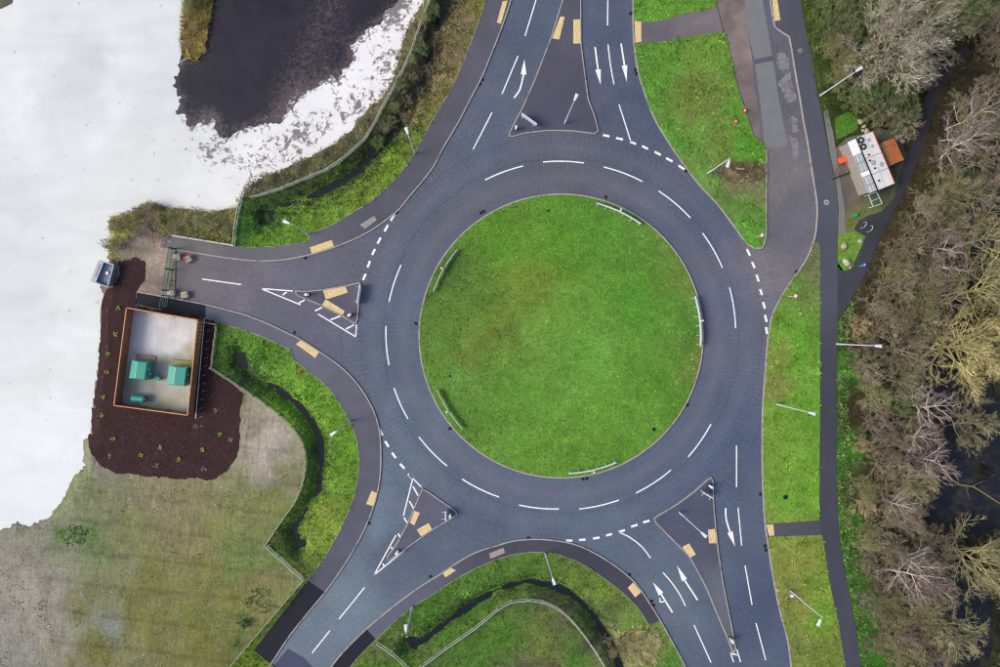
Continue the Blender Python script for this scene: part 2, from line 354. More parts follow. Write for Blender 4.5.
class MB:
    def __init__(s): s.v = []; s.f = []
    def box(s, c, d, rz=0, rx=0, ry=0):
        R = Matrix.Rotation(rz, 3, 'Z')@Matrix.Rotation(ry, 3, 'Y')@Matrix.Rotation(rx, 3, 'X'); b = len(s.v)
        for sx, sy, sz in ((-1,-1,-1),(1,-1,-1),(1,1,-1),(-1,1,-1),(-1,-1,1),(1,-1,1),(1,1,1),(-1,1,1)):
            p = R@Vector((sx*d[0]/2, sy*d[1]/2, sz*d[2]/2)); s.v.append((c[0]+p.x, c[1]+p.y, c[2]+p.z))
        s.f += [tuple(b+i for i in q) for q in ((0,3,2,1),(4,5,6,7),(0,1,5,4),(1,2,6,5),(2,3,7,6),(3,0,4,7))]; return s
    def bar(s, a, b, wd, ht):
        a = Vector(a); b = Vector(b); d = b-a; L = d.length; rz = math.atan2(d.y, d.x); ry = -math.asin(max(-1, min(1, d.z/L)))
        return s.box((a+b)/2, (L, wd, ht), rz, 0, ry)
    def tube(s, pts, rad, n=8, cap=True):
        pts = [Vector(p) for p in pts]; rad = rad if isinstance(rad, (list, tuple)) else [rad]*len(pts); b = len(s.v)
        for i, p in enumerate(pts):
            d = (pts[min(i+1, len(pts)-1)]-pts[max(i-1, 0)]).normalized(); u = d.orthogonal().normalized()
            if abs(d.z) < .99: u = d.cross(Vector((0, 0, 1))).normalized()
            w_ = d.cross(u)
            for k in range(n):
                a = 2*PI*k/n; q = p+(u*math.cos(a)+w_*math.sin(a))*rad[i]; s.v.append(tuple(q))
        for i in range(len(pts)-1):
            for k in range(n): s.f.append((b+i*n+k, b+i*n+(k+1) % n, b+(i+1)*n+(k+1) % n, b+(i+1)*n+k))
        if cap: s.f += [tuple(b+k for k in range(n))[::-1], tuple(b+(len(pts)-1)*n+k for k in range(n))]
        return s
    def lathe(s, c, prof, n=16):
        b = len(s.v)
        for (r, z) in prof:
            for k in range(n): a = 2*PI*k/n; s.v.append((c[0]+r*math.cos(a), c[1]+r*math.sin(a), c[2]+z))
        for i in range(len(prof)-1):
            for k in range(n): s.f.append((b+i*n+k, b+i*n+(k+1) % n, b+(i+1)*n+(k+1) % n, b+(i+1)*n+k))
        s.f += [tuple(b+k for k in range(n))[::-1], tuple(b+(len(prof)-1)*n+k for k in range(n))]; return s
    def hexa(s, q0, q1):    # bottom quad, top quad (4 points each, ccw)
        b = len(s.v); s.v += [tuple(p) for p in q0]+[tuple(p) for p in q1]
        s.f += [tuple(b+i for i in q) for q in ((3,2,1,0),(4,5,6,7),(0,1,5,4),(1,2,6,5),(2,3,7,6),(3,0,4,7))]; return s
    def mesh(s, name): 
        me = bpy.data.meshes.new(name); me.from_pydata(s.v, [], s.f); me.update(); return me
    def build(s, name, m, parent=None, bevel=0, smooth=False, **k):
        me = s.mesh(name)
        if bevel:
            import bmesh
            bm = bmesh.new(); bm.from_mesh(me); bmesh.ops.bevel(bm, geom=list(bm.edges), offset=bevel, segments=1, affect='EDGES'); bm.to_mesh(me); bm.free()
        if smooth: me.shade_smooth()
        return link(name, me, m, parent, **k)
def rock(name, sx, sy, sz, seed, m, **k):
    import bmesh
    bm = bmesh.new(); bmesh.ops.create_icosphere(bm, subdivisions=2, radius=1); r = random.Random(seed)
    ax = [Vector((r.uniform(-1, 1), r.uniform(-1, 1), r.uniform(-.4, 1))).normalized() for _ in range(9)]
    for v in bm.verts:
        d = min([1.0]+[(r_*.0+.72)/max(.01, v.co.dot(a)) if v.co.dot(a) > .72 else 1 for a in ax for r_ in (1,)])
        v.co = v.co*d*r.uniform(.96, 1.04); v.co.x *= sx; v.co.y *= sy; v.co.z *= sz
    me = bpy.data.meshes.new(name); bm.to_mesh(me); bm.free()
    return link(name, me, m, **k)

# ------------------------------------------------------------------ the map: outlines read off the place (map units, 9 to a metre)
KA = catmull([(518,-25),(511,0),(502,27),(490,57.5),(482,77),(470,100),(457,125),(442,150),(434,166),(422,182),(410,196),(397.5,211),(375,228),(357,238),(334,247.5),(311,254.5),(287,259.5),(265,261),(250,260.5),(220,257),(175,249.5)], 4)
LB = catmull([(493,-25),(486,0),(474,35),(462.5,65),(452.5,87.5),(440,107.5),(427.5,130),(415,152.5),(405,167),(390,184.5),(370,202),(350,214.5),(330,226),(309,234)], 4)+[(308.5,241.5)]+catmull([(300,243),(275,246.5),(250,247.5),(236,246)], 4)
FC = catmull([(439,-25),(429.5,0),(420,25),(410,55),(397.5,80),(382.5,107.5),(367.5,136),(350,152.5),(332,167),(300,181),(275,191),(252,197.5)], 4)+[(241,198),(236,222),(234,245)]
SHORE = [(432,-25),(422,0),(405,30),(395,62.5),(387.5,87.5),(367.5,107.5),(350,130),(325,147.5),(295,162.5),(250,182),(240,194.5),(232.5,207),(212.5,211),(190,208),(170,208),(155,202),(140,204.5),(125,212),(110,217),(111,242),(106,252),(98,287),(101,297),(97.5,317),(99,333),(96,358),(92.5,388),(90,408),(89,433),(81,440.5),(81,468),(72.5,475.5),(61,499),(45,517.5),(24,527),(14,522.5),(0,530),(-60,560),(-200,600)]
SHORER = ragged(ragged(SHORE, 3.2, 2.0, 5), 2.2, .8, 6, sc=3.5)
KW = catmull([(137.5,292),(160,296),(205,304.5),(235,312),(250,316.5),(270,324.5),(287.5,333),(300,339),(320,352),(342.5,368),(360,387),(372.5,408),(379,428),(381,453),(380,478),(375.5,500),(367.5,522.5),(355,547.5),(342.5,567.5),(327.5,589),(310,610),(290,635),(270,665),(250,692)], 4)
LW = catmull([(206,318),(222,323),(235,327.5),(252,332.5),(267,338.6),(280,345),(292.3,350.5)], 3)+catmull([(290.5,357.5),(307.5,370.5),(327.5,387),(342.5,408),(354,430.5),(359,455.5),(358,478),(352,503),(342.5,525),(327.5,552.5),(307.5,580)], 4)
FW = [(216,327),(211,368)]+catmull([(240,387),(250,394),(270,408),(290,425.5),(302.5,443),(306,465.5),(301,488),(297,500)], 4)+[(282,520),(265.5,545),(282,560),(304,579.5)]
FW2 = [(304,579.5),(250,642.5),(230,666),(214,688)]
KS = catmull([(312,690),(331,667),(342.5,652.5),(365,630),(390,609),(415,590),(442.5,572.5),(455,564),(475,552.5),(500,544.5),(515,540.5),(537.5,539),(560,541),(580,546),(600,556),(617.5,567.5),(632.5,580),(642.5,592.5),(660,620),(672.5,642.5),(685,666),(697,692)], 4)
LS = catmull([(335,690),(350,667),(360,655),(375,640),(395,621),(415,605),(435,592.5),(457.5,577.5),(480,566),(500,558),(520,553),(540,552),(560,555),(582.5,564),(605,579),(622.5,592.5),(637.5,607.5),(649,625)], 4)
FS1 = [(377.5,643),(390,651),(405,665),(420,680)]
FS2 = catmull([(395,684),(420,667),(450,645),(480,624),(495,610.5),(510.5,602),(524,599.5),(541,601),(556,607),(571.5,620),(586.7,639),(602,662),(614,685)], 4)
KNE = catmull([(632,-25),(633,0),(633,25),(634,45),(637.5,70),(645,95),(655,120),(670,145),(685,166.5),(700,186),(717.5,204.5),(732.5,224.5),(746,243),(753.5,248)], 4)
NEr = [(761,250),(764,246),(764.7,232),(766,195),(766,150),(761.7,142),(753.5,136.5),(749,123),(744.5,109.5),(737.7,90),(732.5,69),(726.5,40.5),(722,32)]
KE = catmull([(789,37),(791.7,51),(795.5,75),(800,100),(803,120),(807.5,142.5),(812,172.5),(815.7,195),(817,210),(816,228),(813.5,241.5),(806,259.5),(797,273),(788,285.5),(779,300.5),(773,312.5),(770,323),(767.7,338),(765.5,365),(762.5,408),(762,445),(762.5,483),(764.7,522),(768,545),(772.5,575),(780,612),(787.5,640),(791,667),(795,692)], 4)
KE_top = [(768,-25),(770,0),(773.7,22.5),(775,28.5),(789,37)]
PEl = [(819.5,243),(819.5,280),(819.5,400),(818.7,519.5),(821.7,534.5),(827.5,575),(837.5,620),(845,667),(850,692)]
PEr = [(796,-25),(800,0),(806,30),(812,60),(818,98),(824,127.5),(829,157.5),(834.5,180),(837.5,210),(837,237),(837,268.5),(837,320),(836.3,400),(836,500),(839,537),(847.5,587),(855,625),(861,667),(864,692)]
ISL_N = [(580.5,-25),(580.5,0),(580.7,43.5),(583.7,67.5),(588,99.8),(594.8,117.2),(598.4,131.6),(596,134),(572,131),(548,130.6),(524,133.4),(509.6,137.6),(508.4,135.2),(513.2,125.6),(522.8,107.6),(534.8,80),(550.7,39),(562.7,0),(567,-25)]
ISL_W = [(295.5,290.8),(305,291.6),(322,290),(346,286),(359.4,282.8),(361.8,284.5),(358.8,302),(357.2,322),(355,323.6),(342.6,316),(322,305.6),(305.4,298.6),(297,295.4),(295,293)]
ISL_SW = [(422.6,488.8),(424.6,489.4),(457.4,512.2),(457.2,514.5),(432.2,529.6),(417.8,539.5),(403.7,550),(388,560.8),(386,559),(397.5,542.5),(407.5,523.7),(417.5,500)]
ISL_SE = [(710.8,477.2),(712.8,478.8),(713.2,503.6),(715.6,530),(718,552),(722.5,582.5),(731,625),(735.5,650),(733,653),(729,642),(717.5,615),(705,585),(690,557.5),(675,542),(664,531),(653.2,520),(654.4,517.5),(676,504.8),(694,491.6),(707.2,479.6)]
DITCH = {
 'NW': [(452,-25),(447,0),(437,20),(432,45),(430,60),(422,80),(410,100),(397,125),(385,140),(370,155),(357,170),(342,180),(305,197),(280,205),(266,214)],
 'SW': [(238,352),(241,364),(250,374),(275,389),(295,404),(310,420.5),(319,440.5),(320,463),(317.5,490),(302,516),(292,530),(299,550)],
 'S': [(408,648),(425,641),(450,622),(470,607),(497,592),(510.5,587.6),(529.5,583),(552,587.6),(569.5,595),(586.7,608.6),(602,629.5),(611,646.7),(624,675),(632,700)]}
DW = {k: [P(p) for p in v] for k, v in DITCH.items()}
STREAM = [P(p) for p in [(1045,180),(1005,205),(978,225),(960,262),(948,300),(938,345),(934,380),(936,415),(938,450),(942,490),(956,515),(1000,505),(1040,495)]]
STREAM3 = [P(p) for p in [(955,385),(985,420),(1010,450),(1040,470)]]; STREAM4 = [P(p) for p in [(950,470),(962,440),(975,400)]]
STREAM2 = [P(p) for p in [(962,515),(950,560),(968,590),(972,640),(960,690)]]
SHW = [P(p) for p in SHORE]; LAGW = SHW+[P((-900,-900)), P((440,-900))]
POOLS = [P(p) for p in [(266,216),(239,359),(299,547),(410,645)]]
def smooth(t): t = np.clip(t, 0, 1); return t*t*(3-2*t)
def zf(x, y):
    x = np.asarray(x, float); y = np.asarray(y, float); z = np.zeros(x.shape)
    for k, wd, dp in (('NW', 1.7, 1.0), ('SW', 1.35, 1.0), ('S', 1.5, 1.04)):
        z = np.minimum(z, -dp*(.78+.34*fbm(x, y, 2.2, 91))*(1-smooth((dist_pl(x, y, DW[k])-.12)/wd)))
    for (a_, b_) in POOLS: z = np.minimum(z, -.98*(1-smooth((np.maximum(abs(x-a_), abs(y-b_))-.72)/.35)))
    d = np.minimum(dist_pl(x, y, STREAM), np.minimum(dist_pl(x, y, STREAM2), np.minimum(dist_pl(x, y, STREAM3), dist_pl(x, y, STREAM4)))); z = np.minimum(z, -1.3*(1-smooth((d-2.1)/2.0)))
    ins = inpoly(x, y, LAGW); d = dist_pl(x, y, SHW)
    z = np.where(ins, -1.1, np.minimum(z, -.42*(1-smooth(d/1.3))))
    return z+(fbm(x, y, 2.5, 8)-.5)*.12*(z < -.01)
# ------------------------------------------------------------------ the setting
# one base sheet out to the horizon
def ground():
    xs = np.concatenate([[-3000, -900, -300, -120], np.arange(-72, 72.1, 1.0), [120, 300, 900, 3000]])
    ys = np.concatenate([[-3000, -900, -300, -90], np.arange(-50, 50.1, 1.0), [90, 300, 900, 3000]])
    X, Y = np.meshgrid(xs, ys); Z = zf(X.ravel(), Y.ravel())-.38
    V = np.stack([X.ravel(), Y.ravel(), Z], 1); nx, ny = len(xs), len(ys)
    i, j = np.meshgrid(np.arange(nx-1), np.arange(ny-1)); a = (j*nx+i).ravel()
    me = mesh_np('ground', V, np.stack([a, a+1, a+1+nx, a+nx], 1))
    n = len(V); set_col(me, np.tile(np.array(C(92, 98, 70)), (n, 1)))
    return link('ground', me, M['grass'], kind='structure')
ground()
road_c = idw([(560,170,90,92,106),(470,200,92,96,112),(400,300,88,99,119),(400,400,94,106,124),(350,600,108,122,138),(300,650,104,116,132),(400,560,88,96,115),(480,520,86,94,116),(600,530,90,102,122),(680,590,95,107,124),(740,450,80,90,116),(750,600,72,82,108),(730,300,86,95,118),(700,220,82,90,112),(650,100,76,85,108),(600,30,82,90,112),(530,40,82,92,112),(480,130,88,96,115),(430,240,90,95,112),(340,270,98,97,112),(230,270,108,104,114),(300,320,98,98,116),(185,270,122,115,120),(770,270,118,112,120),(790,220,100,99,112),(768,170,118,112,118),(785,90,92,94,106),(400,350,84,94,114),(350,520,106,122,138),(700,500,84,94,118),(640,470,86,95,118)], jit=.07, ns=2.2, warp=.8, tint=(1.05, 1.06, .99))
road_poly = [(505,-30),(795,-30),(810,120),(822,200),(822,240),(800,275),(776,310),(772,345),(768,420),(767,480),(772,540),(785,605),(800,700),(680,700),(655,625),(615,575),(580,552),(540,545),(500,550),(460,568),(400,610),(330,680),(320,700),(235,700),(275,650),(310,600),(350,545),(375,490),(375,440),(365,405),(335,370),(290,342),(240,320),(200,309),(171,300),(176,247),(220,251),(265,255),(305,250),(360,230),(400,200),(430,160),(470,90)]
road = sheet('road', road_poly, M['road'], 0, spacing=1.0, skirt=.3, col=road_c)
# overlays on the service road
sheet('resurfaced_strip', [(742,-25),(743.7,0),(749,37.5),(754.5,59.5),(772,55.5),(767,25),(762.5,0),(760,-25)], M['patch'], .004, parent=road)
sheet('resurfaced_strip', [(755,64.5),(760,100),(765,148.5),(787.7,146),(783,122),(779,100),(773,60.5)], M['patch'], .004, parent=road)
sheet('trench_patch', [(754.5,59.8),(772.4,55.8),(773.2,60.2),(755.2,64.2)], M['patchdark'], .004, parent=road)
dirt_c = idw([(725,10,128,116,112),(735,60,140,128,122),(745,100,122,110,110),(755,140,118,108,108),(765,170,120,112,112)], jit=.22, ns=1.4)
sheet('dirt_strip', ragged([(714,-25),(716,7),(723.5,31.5),(727,42),(733,69),(738,90),(744.5,109.5),(749,123),(754,136),(762,142),(765,149),(768,170),(768,185),(764,150),(758,110),(752,60),(747,30),(742,-25)], 2.2, 2.5, 3, True), M['soil'], .008, spacing=.5, col=dirt_c, parent=road)
for i, pl in enumerate(([(776,55),(783,53),(790,62),(792,85),(795,100),(788,103),(784,92),(779,85),(784,75),(778,66)], [(791,115),(797,118),(799,130),(793,133),(790,126)], [(790,136),(797,140),(799,158),(793,160),(792,148)])):
    sheet('worn_patch', ragged(ragged(pl, 2.4, 1.2, 20+i, True), 2.6, .5, 30+i, True, sc=4), M['scrape'], .004, parent=road)
foot_c = idw([(480,60,86,84,96),(430,150,84,82,94),(370,215,84,82,94),(290,250,100,98,106),(200,245,108,104,106),(300,350,98,98,112),(350,400,92,90,102),(372,450,88,86,98),(340,550,84,84,98),(320,580,82,82,96),(400,605,92,92,108),(520,545,70,68,80),(600,570,62,60,72),(640,610,66,64,76),(810,60,76,78,90),(825,150,80,82,94),(826,250,74,78,92),(828,400,60,62,74),(828,500,64,66,78),(850,630,66,68,82),(220,315,92,92,104)], jit=.07, ns=1.5, tint=(1.10, 1.14, 1.10))
FZ = .11
footNW = sheet('footway', KA+[(160,247),(160,237),(172,235),(234,246)]+LB[::-1], M['foot'], FZ, spacing=1.2, skirt=.25, col=foot_c)
footSW = sheet('footway', [(206,306)]+[p for p in KW if p[0] > 206 and p[1] > 305 and p[1] < 592 or (p[0] < 206 and False)]+[(326,592.5),(308,580)]+LW[::-1], M['foot'], FZ, spacing=1.2, skirt=.25, col=foot_c)
sheet('new_tarmac', [(137.5,293)]+[p for p in KW if 138 < p[0] < 206 and p[1] < 310]+[(206,306),(206,318),(136,304)], M['newtar'], FZ-.002, spacing=2, skirt=.25)
sheet('new_tarmac', [(326,592.5)]+[p for p in KW if p[1] > 593]+[(245,690),(275,667),(254,650),(308,580)], M['newtar'], FZ, spacing=2, skirt=.25)
kS = [p for p in KS if p[0] > 368 and p[1] < 621.5]; lS = [p for p in LS if p[0] > 375]
footS = sheet('footway', [(367,629)]+kS+[(660,620)]+lS[::-1]+[(376,639)], M['foot'], FZ, spacing=1.2, skirt=.25, col=foot_c)
sheet('new_tarmac', [p for p in KS if p[0] < 367]+[(367,629),(376,639)]+[p for p in LS if p[0] < 375][::-1], M['newtar'], FZ-.002, spacing=2, skirt=.25)
footE = sheet('footway', KE_top+[p for p in KE if p[1] < 243 and p[1] > 37.5]+PEl+PEr[::-1], M['foot'], FZ, spacing=1.5, skirt=.25, col=foot_c)
islc = idw([(570,20,80,80,92),(560,80,76,75,88),(560,115,74,76,90),(310,293,82,82,94),(345,300,84,84,96),(430,510,88,88,104),(400,545,86,86,100),(690,520,76,80,96),(715,600,92,96,106),(700,500,74,78,95)], jit=.07, tint=(1.12, 1.14, 1.14))
islN = sheet('splitter_island', ISL_N, M['foot'], .125, spacing=1, skirt=.2, col=islc)
islW = sheet('splitter_island', ISL_W, M['foot'], .125, spacing=1, skirt=.2, col=islc)
islSW = sheet('splitter_island', ISL_SW, M['foot'], .125, spacing=1, skirt=.2, col=islc)
islSE = sheet('splitter_island', ISL_SE, M['foot'], .125, spacing=1, skirt=.2, col=islc)
sheet('dark_patch', [(288,648.5),(303,657),(314,668),(322,692),(240,700),(264,678),(275,664)], M['darkblue'], .006, parent=road)
def ring(r, n=160): return [(561+r*math.cos(2*PI*i/n), 336+r*math.sin(2*PI*i/n)) for i in range(n)]
isl_c = idw([(490,320,90,128,46),(470,300,84,116,46),(520,400,90,140,48),(560,250,88,140,42),(640,300,82,140,44),(600,400,96,146,50),(540,330,104,146,54),(500,250,86,134,42),(450,340,82,118,44),(560,450,92,136,46),(660,380,84,136,42),(600,230,80,132,44),(620,440,92,140,48),(480,420,86,128,46),(575,350,92,146,52),(515,360,96,136,48),(690,330,78,128,44),(450,275,72,104,44),(505,330,100,124,46),(500,345,98,120,46),(480,360,100,122,48),(703,355,112,122,60),(705,270,104,118,56),(525,290,104,128,46),(535,345,106,150,60),(600,350,100,152,58),(470,380,94,140,56),(560,390,98,146,56)], tint=GT, jit=.10, ns=1.6)
def domez(x, y): r = np.hypot(x-CX, y-CY)/RI; return .12+.55*(1-np.clip(r, 0, 1)**2)
sheet('central_island', ring(141.3), M['grass'], 0, zf=domez, spacing=.8, skirt=.3, col=isl_c)
# verges
v_c = idw([(480,5,110,118,52),(462,40,112,116,56),(455,30,132,118,86),(440,70,138,122,92),(425,100,120,104,76),(445,95,122,128,56),(405,130,116,102,70),(415,140,104,134,46),(390,160,110,146,44),(375,180,116,142,52),(340,210,104,142,48),(330,190,108,140,52),(300,225,106,146,46),(270,235,92,134,44),(255,215,62,92,44),(290,190,66,86,50),(350,158,62,92,40),(375,140,60,80,44),(400,100,72,76,52),(415,60,82,80,58),(440,10,70,76,50),(430,30,78,74,56),(247,235,60,104,44)], tint=GT, jit=.15, ns=1.4)
vNW = LB+FC[::-1]
verge_polys = {'NW': vNW}
sheet('verge', vNW, M['grass'], .12, zf=zf, spacing=.34, skirt=.3, col=v_c)
v_sw = idw([(225,335,84,120,46),(260,350,92,134,46),(230,375,66,92,50),(290,390,104,150,50),(250,385,70,100,50),(330,420,104,148,46),(300,400,110,158,50),(340,460,102,146,44),(335,490,112,150,54),(310,460,70,104,46),(300,440,68,98,46),(325,520,126,150,56),(305,540,120,148,60),(280,540,72,96,48),(300,570,96,116,52),(310,500,72,106,46),(285,600,88,110,48),(260,635,100,120,56),(245,660,96,124,40),(230,690,96,120,40)], tint=GT, jit=.15, ns=1.4)
vSW = LW+[(308,580),(254,650),(275,667),(245,690)]+FW2[::-1]+FW[::-1][1:]
verge_polys['SW'] = vSW
sheet('verge', vSW, M['grass'], .12, zf=zf, spacing=.34, skirt=.3, col=v_sw)
v_s = idw([(400,640,90,110,56),(430,620,70,110,40),(480,590,78,118,42),(540,565,84,122,44),(600,590,104,132,50),(640,630,100,136,52),(620,650,142,142,92),(650,655,120,132,70),(560,580,92,122,48),(520,595,70,104,42),(590,620,62,88,42),(600,640,72,82,54),(560,612,92,96,66),(500,640,78,120,40),(460,660,76,118,40),(540,640,104,120,52),(545,662,98,92,70),(515,660,92,98,64),(575,660,78,122,42),(390,668,80,118,40),(470,625,72,110,40),(680,665,82,128,48)], tint=GT, jit=.15, ns=1.4)
vS = [p for p in LS if p[0] < 640]+[(649,625),(660,620)]+[p for p in KS if p[1] > 621 and p[0] > 650]
verge_polys['S'] = vS
sheet('verge', vS, M['grass'], .12, zf=zf, spacing=.34, skirt=.3, col=v_s)
v_ne = idw([(640,5,92,142,50),(690,0,92,140,46),(660,60,88,138,46),(650,90,90,142,50),(700,60,106,140,54),(695,90,104,126,54),(710,110,110,126,58),(680,130,88,148,52),(730,110,92,142,48),(720,145,106,130,54),(740,150,84,146,46),(760,170,92,138,48),(700,170,98,140,56),(730,178,122,112,84),(750,180,112,110,76),(740,210,84,136,44),(750,235,82,140,44),(720,195,92,132,56),(712,50,98,138,48),(740,130,84,140,42)], tint=GT, jit=.14, ns=1.4)
vNE1 = [(632,-25),(633,0),(633.2,21),(641,22.5),(662,21),(680,15),(716,7.5),(712,-25)]
vNE2 = [p for p in KNE if p[1] > 44]+NEr[:-1]+[(722,32),(687,37.5),(660,42.5),(636,44)]
verge_polys['NE1'] = vNE1; verge_polys['NE2'] = vNE2
def flat(x, y): return np.zeros(np.shape(x))
sheet('verge', vNE1, M['grass'], .12, spacing=.7, skirt=.3, col=v_ne)
sheet('verge', ragged(vNE2, .5, 4, 2, True), M['grass'], .12, spacing=.7, skirt=.3, col=v_ne)
crossc = idw([(650,32,100,96,104),(680,28,112,106,110),(700,20,122,114,114),(780,530,84,86,92),(800,527,72,74,84)], jit=.08, ns=1)
crossing = sheet('crossing_path', [(633.5,21.3),(641,22.5),(662,21),(680,15),(717,7.3),(723,32.2),(687,37.5),(660,42.5),(634.2,44)], M['foot'], .116, spacing=1, skirt=.2, col=crossc)
v_e = idw([(800,275,100,128,60),(812,262,104,112,70),(790,320,96,142,48),(780,350,112,134,56),(800,345,92,150,44),(775,380,122,136,66),(800,400,96,152,44),(780,440,108,148,50),(805,450,100,148,46),(790,500,106,156,50),(775,510,118,142,60),(812,500,96,146,44),(790,560,122,134,58),(810,580,108,140,50),(800,600,126,134,62),(820,610,104,146,46),(800,640,110,128,60),(830,650,104,124,50),(785,590,118,128,62)], tint=GT, jit=.13, ns=1.4)
vE = [p for p in KE if 243 < p[1] < 522]+[(764.7,523.5),(818.8,520),(819.5,400),(819.5,244),(813.7,243)]
vE2 = [(768.5,536.5)]+[p for p in KE if p[1] > 540]+[p for p in PEl if p[1] > 533][::-1]
verge_polys['E'] = vE; verge_polys['E2'] = vE2
sheet('verge', vE, M['grass'], .12, spacing=.7, skirt=.3, col=v_e)
sheet('verge', vE2, M['grass'], .12, spacing=.7, skirt=.3, col=v_e)
crossE = sheet('crossing_path', [(764.7,523.5),(818.9,520),(821.7,534.5),(768.5,536.5)], M['foot'], .116, spacing=1, skirt=.2, col=crossc)
# west: bank, yard, field
w_c = idw([(410,20,104,98,72),(395,85,98,92,66),(375,125,104,96,72),(355,140,92,86,66),(330,160,92,90,62),(290,178,96,94,66),(255,190,92,86,70),(225,225,112,108,66),(190,220,124,122,72),(215,240,104,104,60),(165,225,112,112,60),(150,210,96,92,66),(125,215,104,92,80),(118,240,128,126,60),(140,240,108,98,84),(130,255,130,118,112),(155,262,158,138,128),(155,280,152,132,122),(145,250,130,112,104),(110,290,120,104,98),(120,300,96,76,72),(165,300,120,108,100),(225,400,112,104,80),(250,420,132,120,104),(262,420,168,156,148),(266,440,170,158,150),(272,470,166,152,146),(275,480,138,128,118),(290,470,112,112,76),(250,490,112,114,66),(230,520,120,120,72),(275,540,108,112,66),(90,470,128,122,108),(75,490,116,122,88),(60,520,126,124,112),(78,535,92,112,66),(40,560,136,126,118),(20,620,140,132,126),(50,600,142,134,126),(15,660,128,122,118),(30,590,146,136,128),(45,640,138,130,122),(10,580,140,130,122),(100,500,122,120,92),(150,500,132,120,98),(130,540,112,112,74),(110,560,114,112,84),(180,540,128,116,84),(90,600,106,104,58),(150,580,112,110,64),(200,560,116,110,66),(100,650,108,104,60),(140,620,112,108,62),(180,620,104,106,52),(220,600,110,110,58),(200,650,110,106,58),(110,620,122,122,118),(240,560,100,116,66),(250,600,120,112,76),(225,640,92,100,60),(265,500,110,114,62),(200,490,126,116,84),(285,500,104,112,60),(5,5,96,90,80)], p=2.6, jit=.14, ns=1.2, warp=1.2, tint=(1.14, 1.22, 1.16))
westland = [p for p in SHORER if p[0] > -160]+[(-170,800),(190,800)]+FW2[::-1]+FW[::-1][1:]+[(206,318),(136,304),(137.5,293),(160,296),(175,299),(176,250),(160,247),(160,237),(172,235),(234,246)]+FC[::-1]
sheet('waste_ground', westland, M['field'], .10, zf=zf, spacing=.5, skirt=.5, col=w_c)
mul = [(99,335),(100,300),(106,292),(113,287),(120,275),(118,262),(135,258),(145,262),(146,280),(138,290),(136.4,304.5),(204,318.5),(215,322),(210,368),(238,388),(244,394),(239.5,418),(240,438),(236,458),(225,473),(212,480),(175,477.5),(140,476),(117,473),(100,463),(90,450),(87,438),(91,410),(94,388),(97.5,358)]
sheet('mulch_bed', ragged(ragged(mul, 2.6, 1.6, 6, True), 1.6, .7, 7, True, sc=3), M['mulch'], .145, zf=lambda x, y: zf(x, y)+(fbm(x, y, 1.0, 31)-.5)*.05, spacing=.5, skirt=.12)
# lagoon: water everywhere, white silt lying over most of it
pool = [(207,-30),(210,0),(205,30),(203,50),(194,60),(184,56),(177,65),(172,85),(180,95),(175,110),(183,118),(190,127),(202,124),(212,120),(220,135),(235,131),(250,125),(262,123),(267,126),(280,118),(292,107),(295,97),(305,92),(317,87),(326,80),(332,72),(337,80),(345,66),(352,57),(351,45),(362,34),(370,25),(382,17),(397,0),(415,-30)]
def lag_mask(x, y):
    m1 = np.exp(-(dist_pl(x, y, [P((335, -10)), P((312, 40)), P((285, 100))])/3.2)**2); a, b = P((205, 115)); m2 = np.exp(-(((x-a)/1.8)**2+((y-b)/1.4)**2))
    edge = np.exp(-dist_pl(x, y, [P(p) for p in pool])/1.0)
    return .75*m1+.8*m2+1.1*edge
sheet('lagoon_water', [(-330,-330),(430,-330),(424,-20),(388,96),(250,200),(150,140),(150,60),(170,-60)], M['lagoon'], -.50, spacing=.9, mask=lag_mask, kind='structure')
white = [(-900,-900),(175,-900),(178,-60)]+ragged([(184,-25),(182,25),(181,50),(177,65)], 1.5, 2, 3)[:-1]+ragged(ragged(pool[5:], 4.0, 1.4, 12), 4.2, .5, 13, sc=4)+[(420,-900),(445,-900),(440,-30),(425,0),(410,32),(400,66),(391,92),(370,113),(352,136),(328,153),(298,168),(255,187),(246,198),(236,212),(150,235),(122,262),(125,330),(110,440),(95,490),(60,545),(10,560),(-150,640),(-900,800)]
white_c = idw([(50,50,214,222,225),(150,30,216,224,227),(120,80,204,212,214),(60,150,212,219,220),(150,120,208,215,216),(30,250,213,220,221),(100,200,216,222,223),(180,180,222,228,230),(260,150,228,231,234),(340,100,232,234,238),(400,20,232,234,238),(50,350,216,225,226),(60,420,222,229,231),(30,480,222,230,232),(90,300,214,220,219),(200,150,214,219,220),(220,20,216,222,224),(90,70,200,208,211),(75,95,204,212,214),(130,60,226,232,234),(155,40,204,212,215),(160,90,206,213,215),(30,100,224,230,232),(110,110,222,228,230),(20,200,206,213,215),(70,250,218,224,226),(40,300,206,213,214),(60,330,224,231,233),(40,380,214,222,222),(30,450,226,233,235),(170,180,214,219,220),(215,190,226,230,232),(150,150,216,221,221),(20,20,220,227,229)], p=3, jit=.012, ns=1.5, warp=1.6, tint=(1.06, 1.03, 1.0))
band = [P(p) for p in [(205,150),(250,165),(300,140),(335,115),(365,100),(385,70),(400,20),(410,-20)]]
def white_mask(x, y):
    e = np.exp(-(dist_pl(x, y, [P(p) for p in pool[10:-1]])/.8)**2)*(.6+.7*fbm(x, y, 3, 14))
    return 1.05*e+ np.exp(-(dist_pl(x, y, band)/2.0)**2)*1.0
sheet('white_silt', white, M['white'], -.46, spacing=1.1, skirt=.05, col=white_c, mask=white_mask)
spit = ragged([(183,-30),(184,0),(182,25),(181,50),(187,58),(194,59),(203,50),(206,25),(211,0),(216,-30)], 1.5, 2, 4, True)
spit_c = idw([(195,0,84,84,56),(190,30,118,108,64),(195,50,142,128,82)], jit=.2, ns=.7)
sheet('reed_spit', spit, M['soil'], -.33, spacing=.5, skirt=.3, col=spit_c)
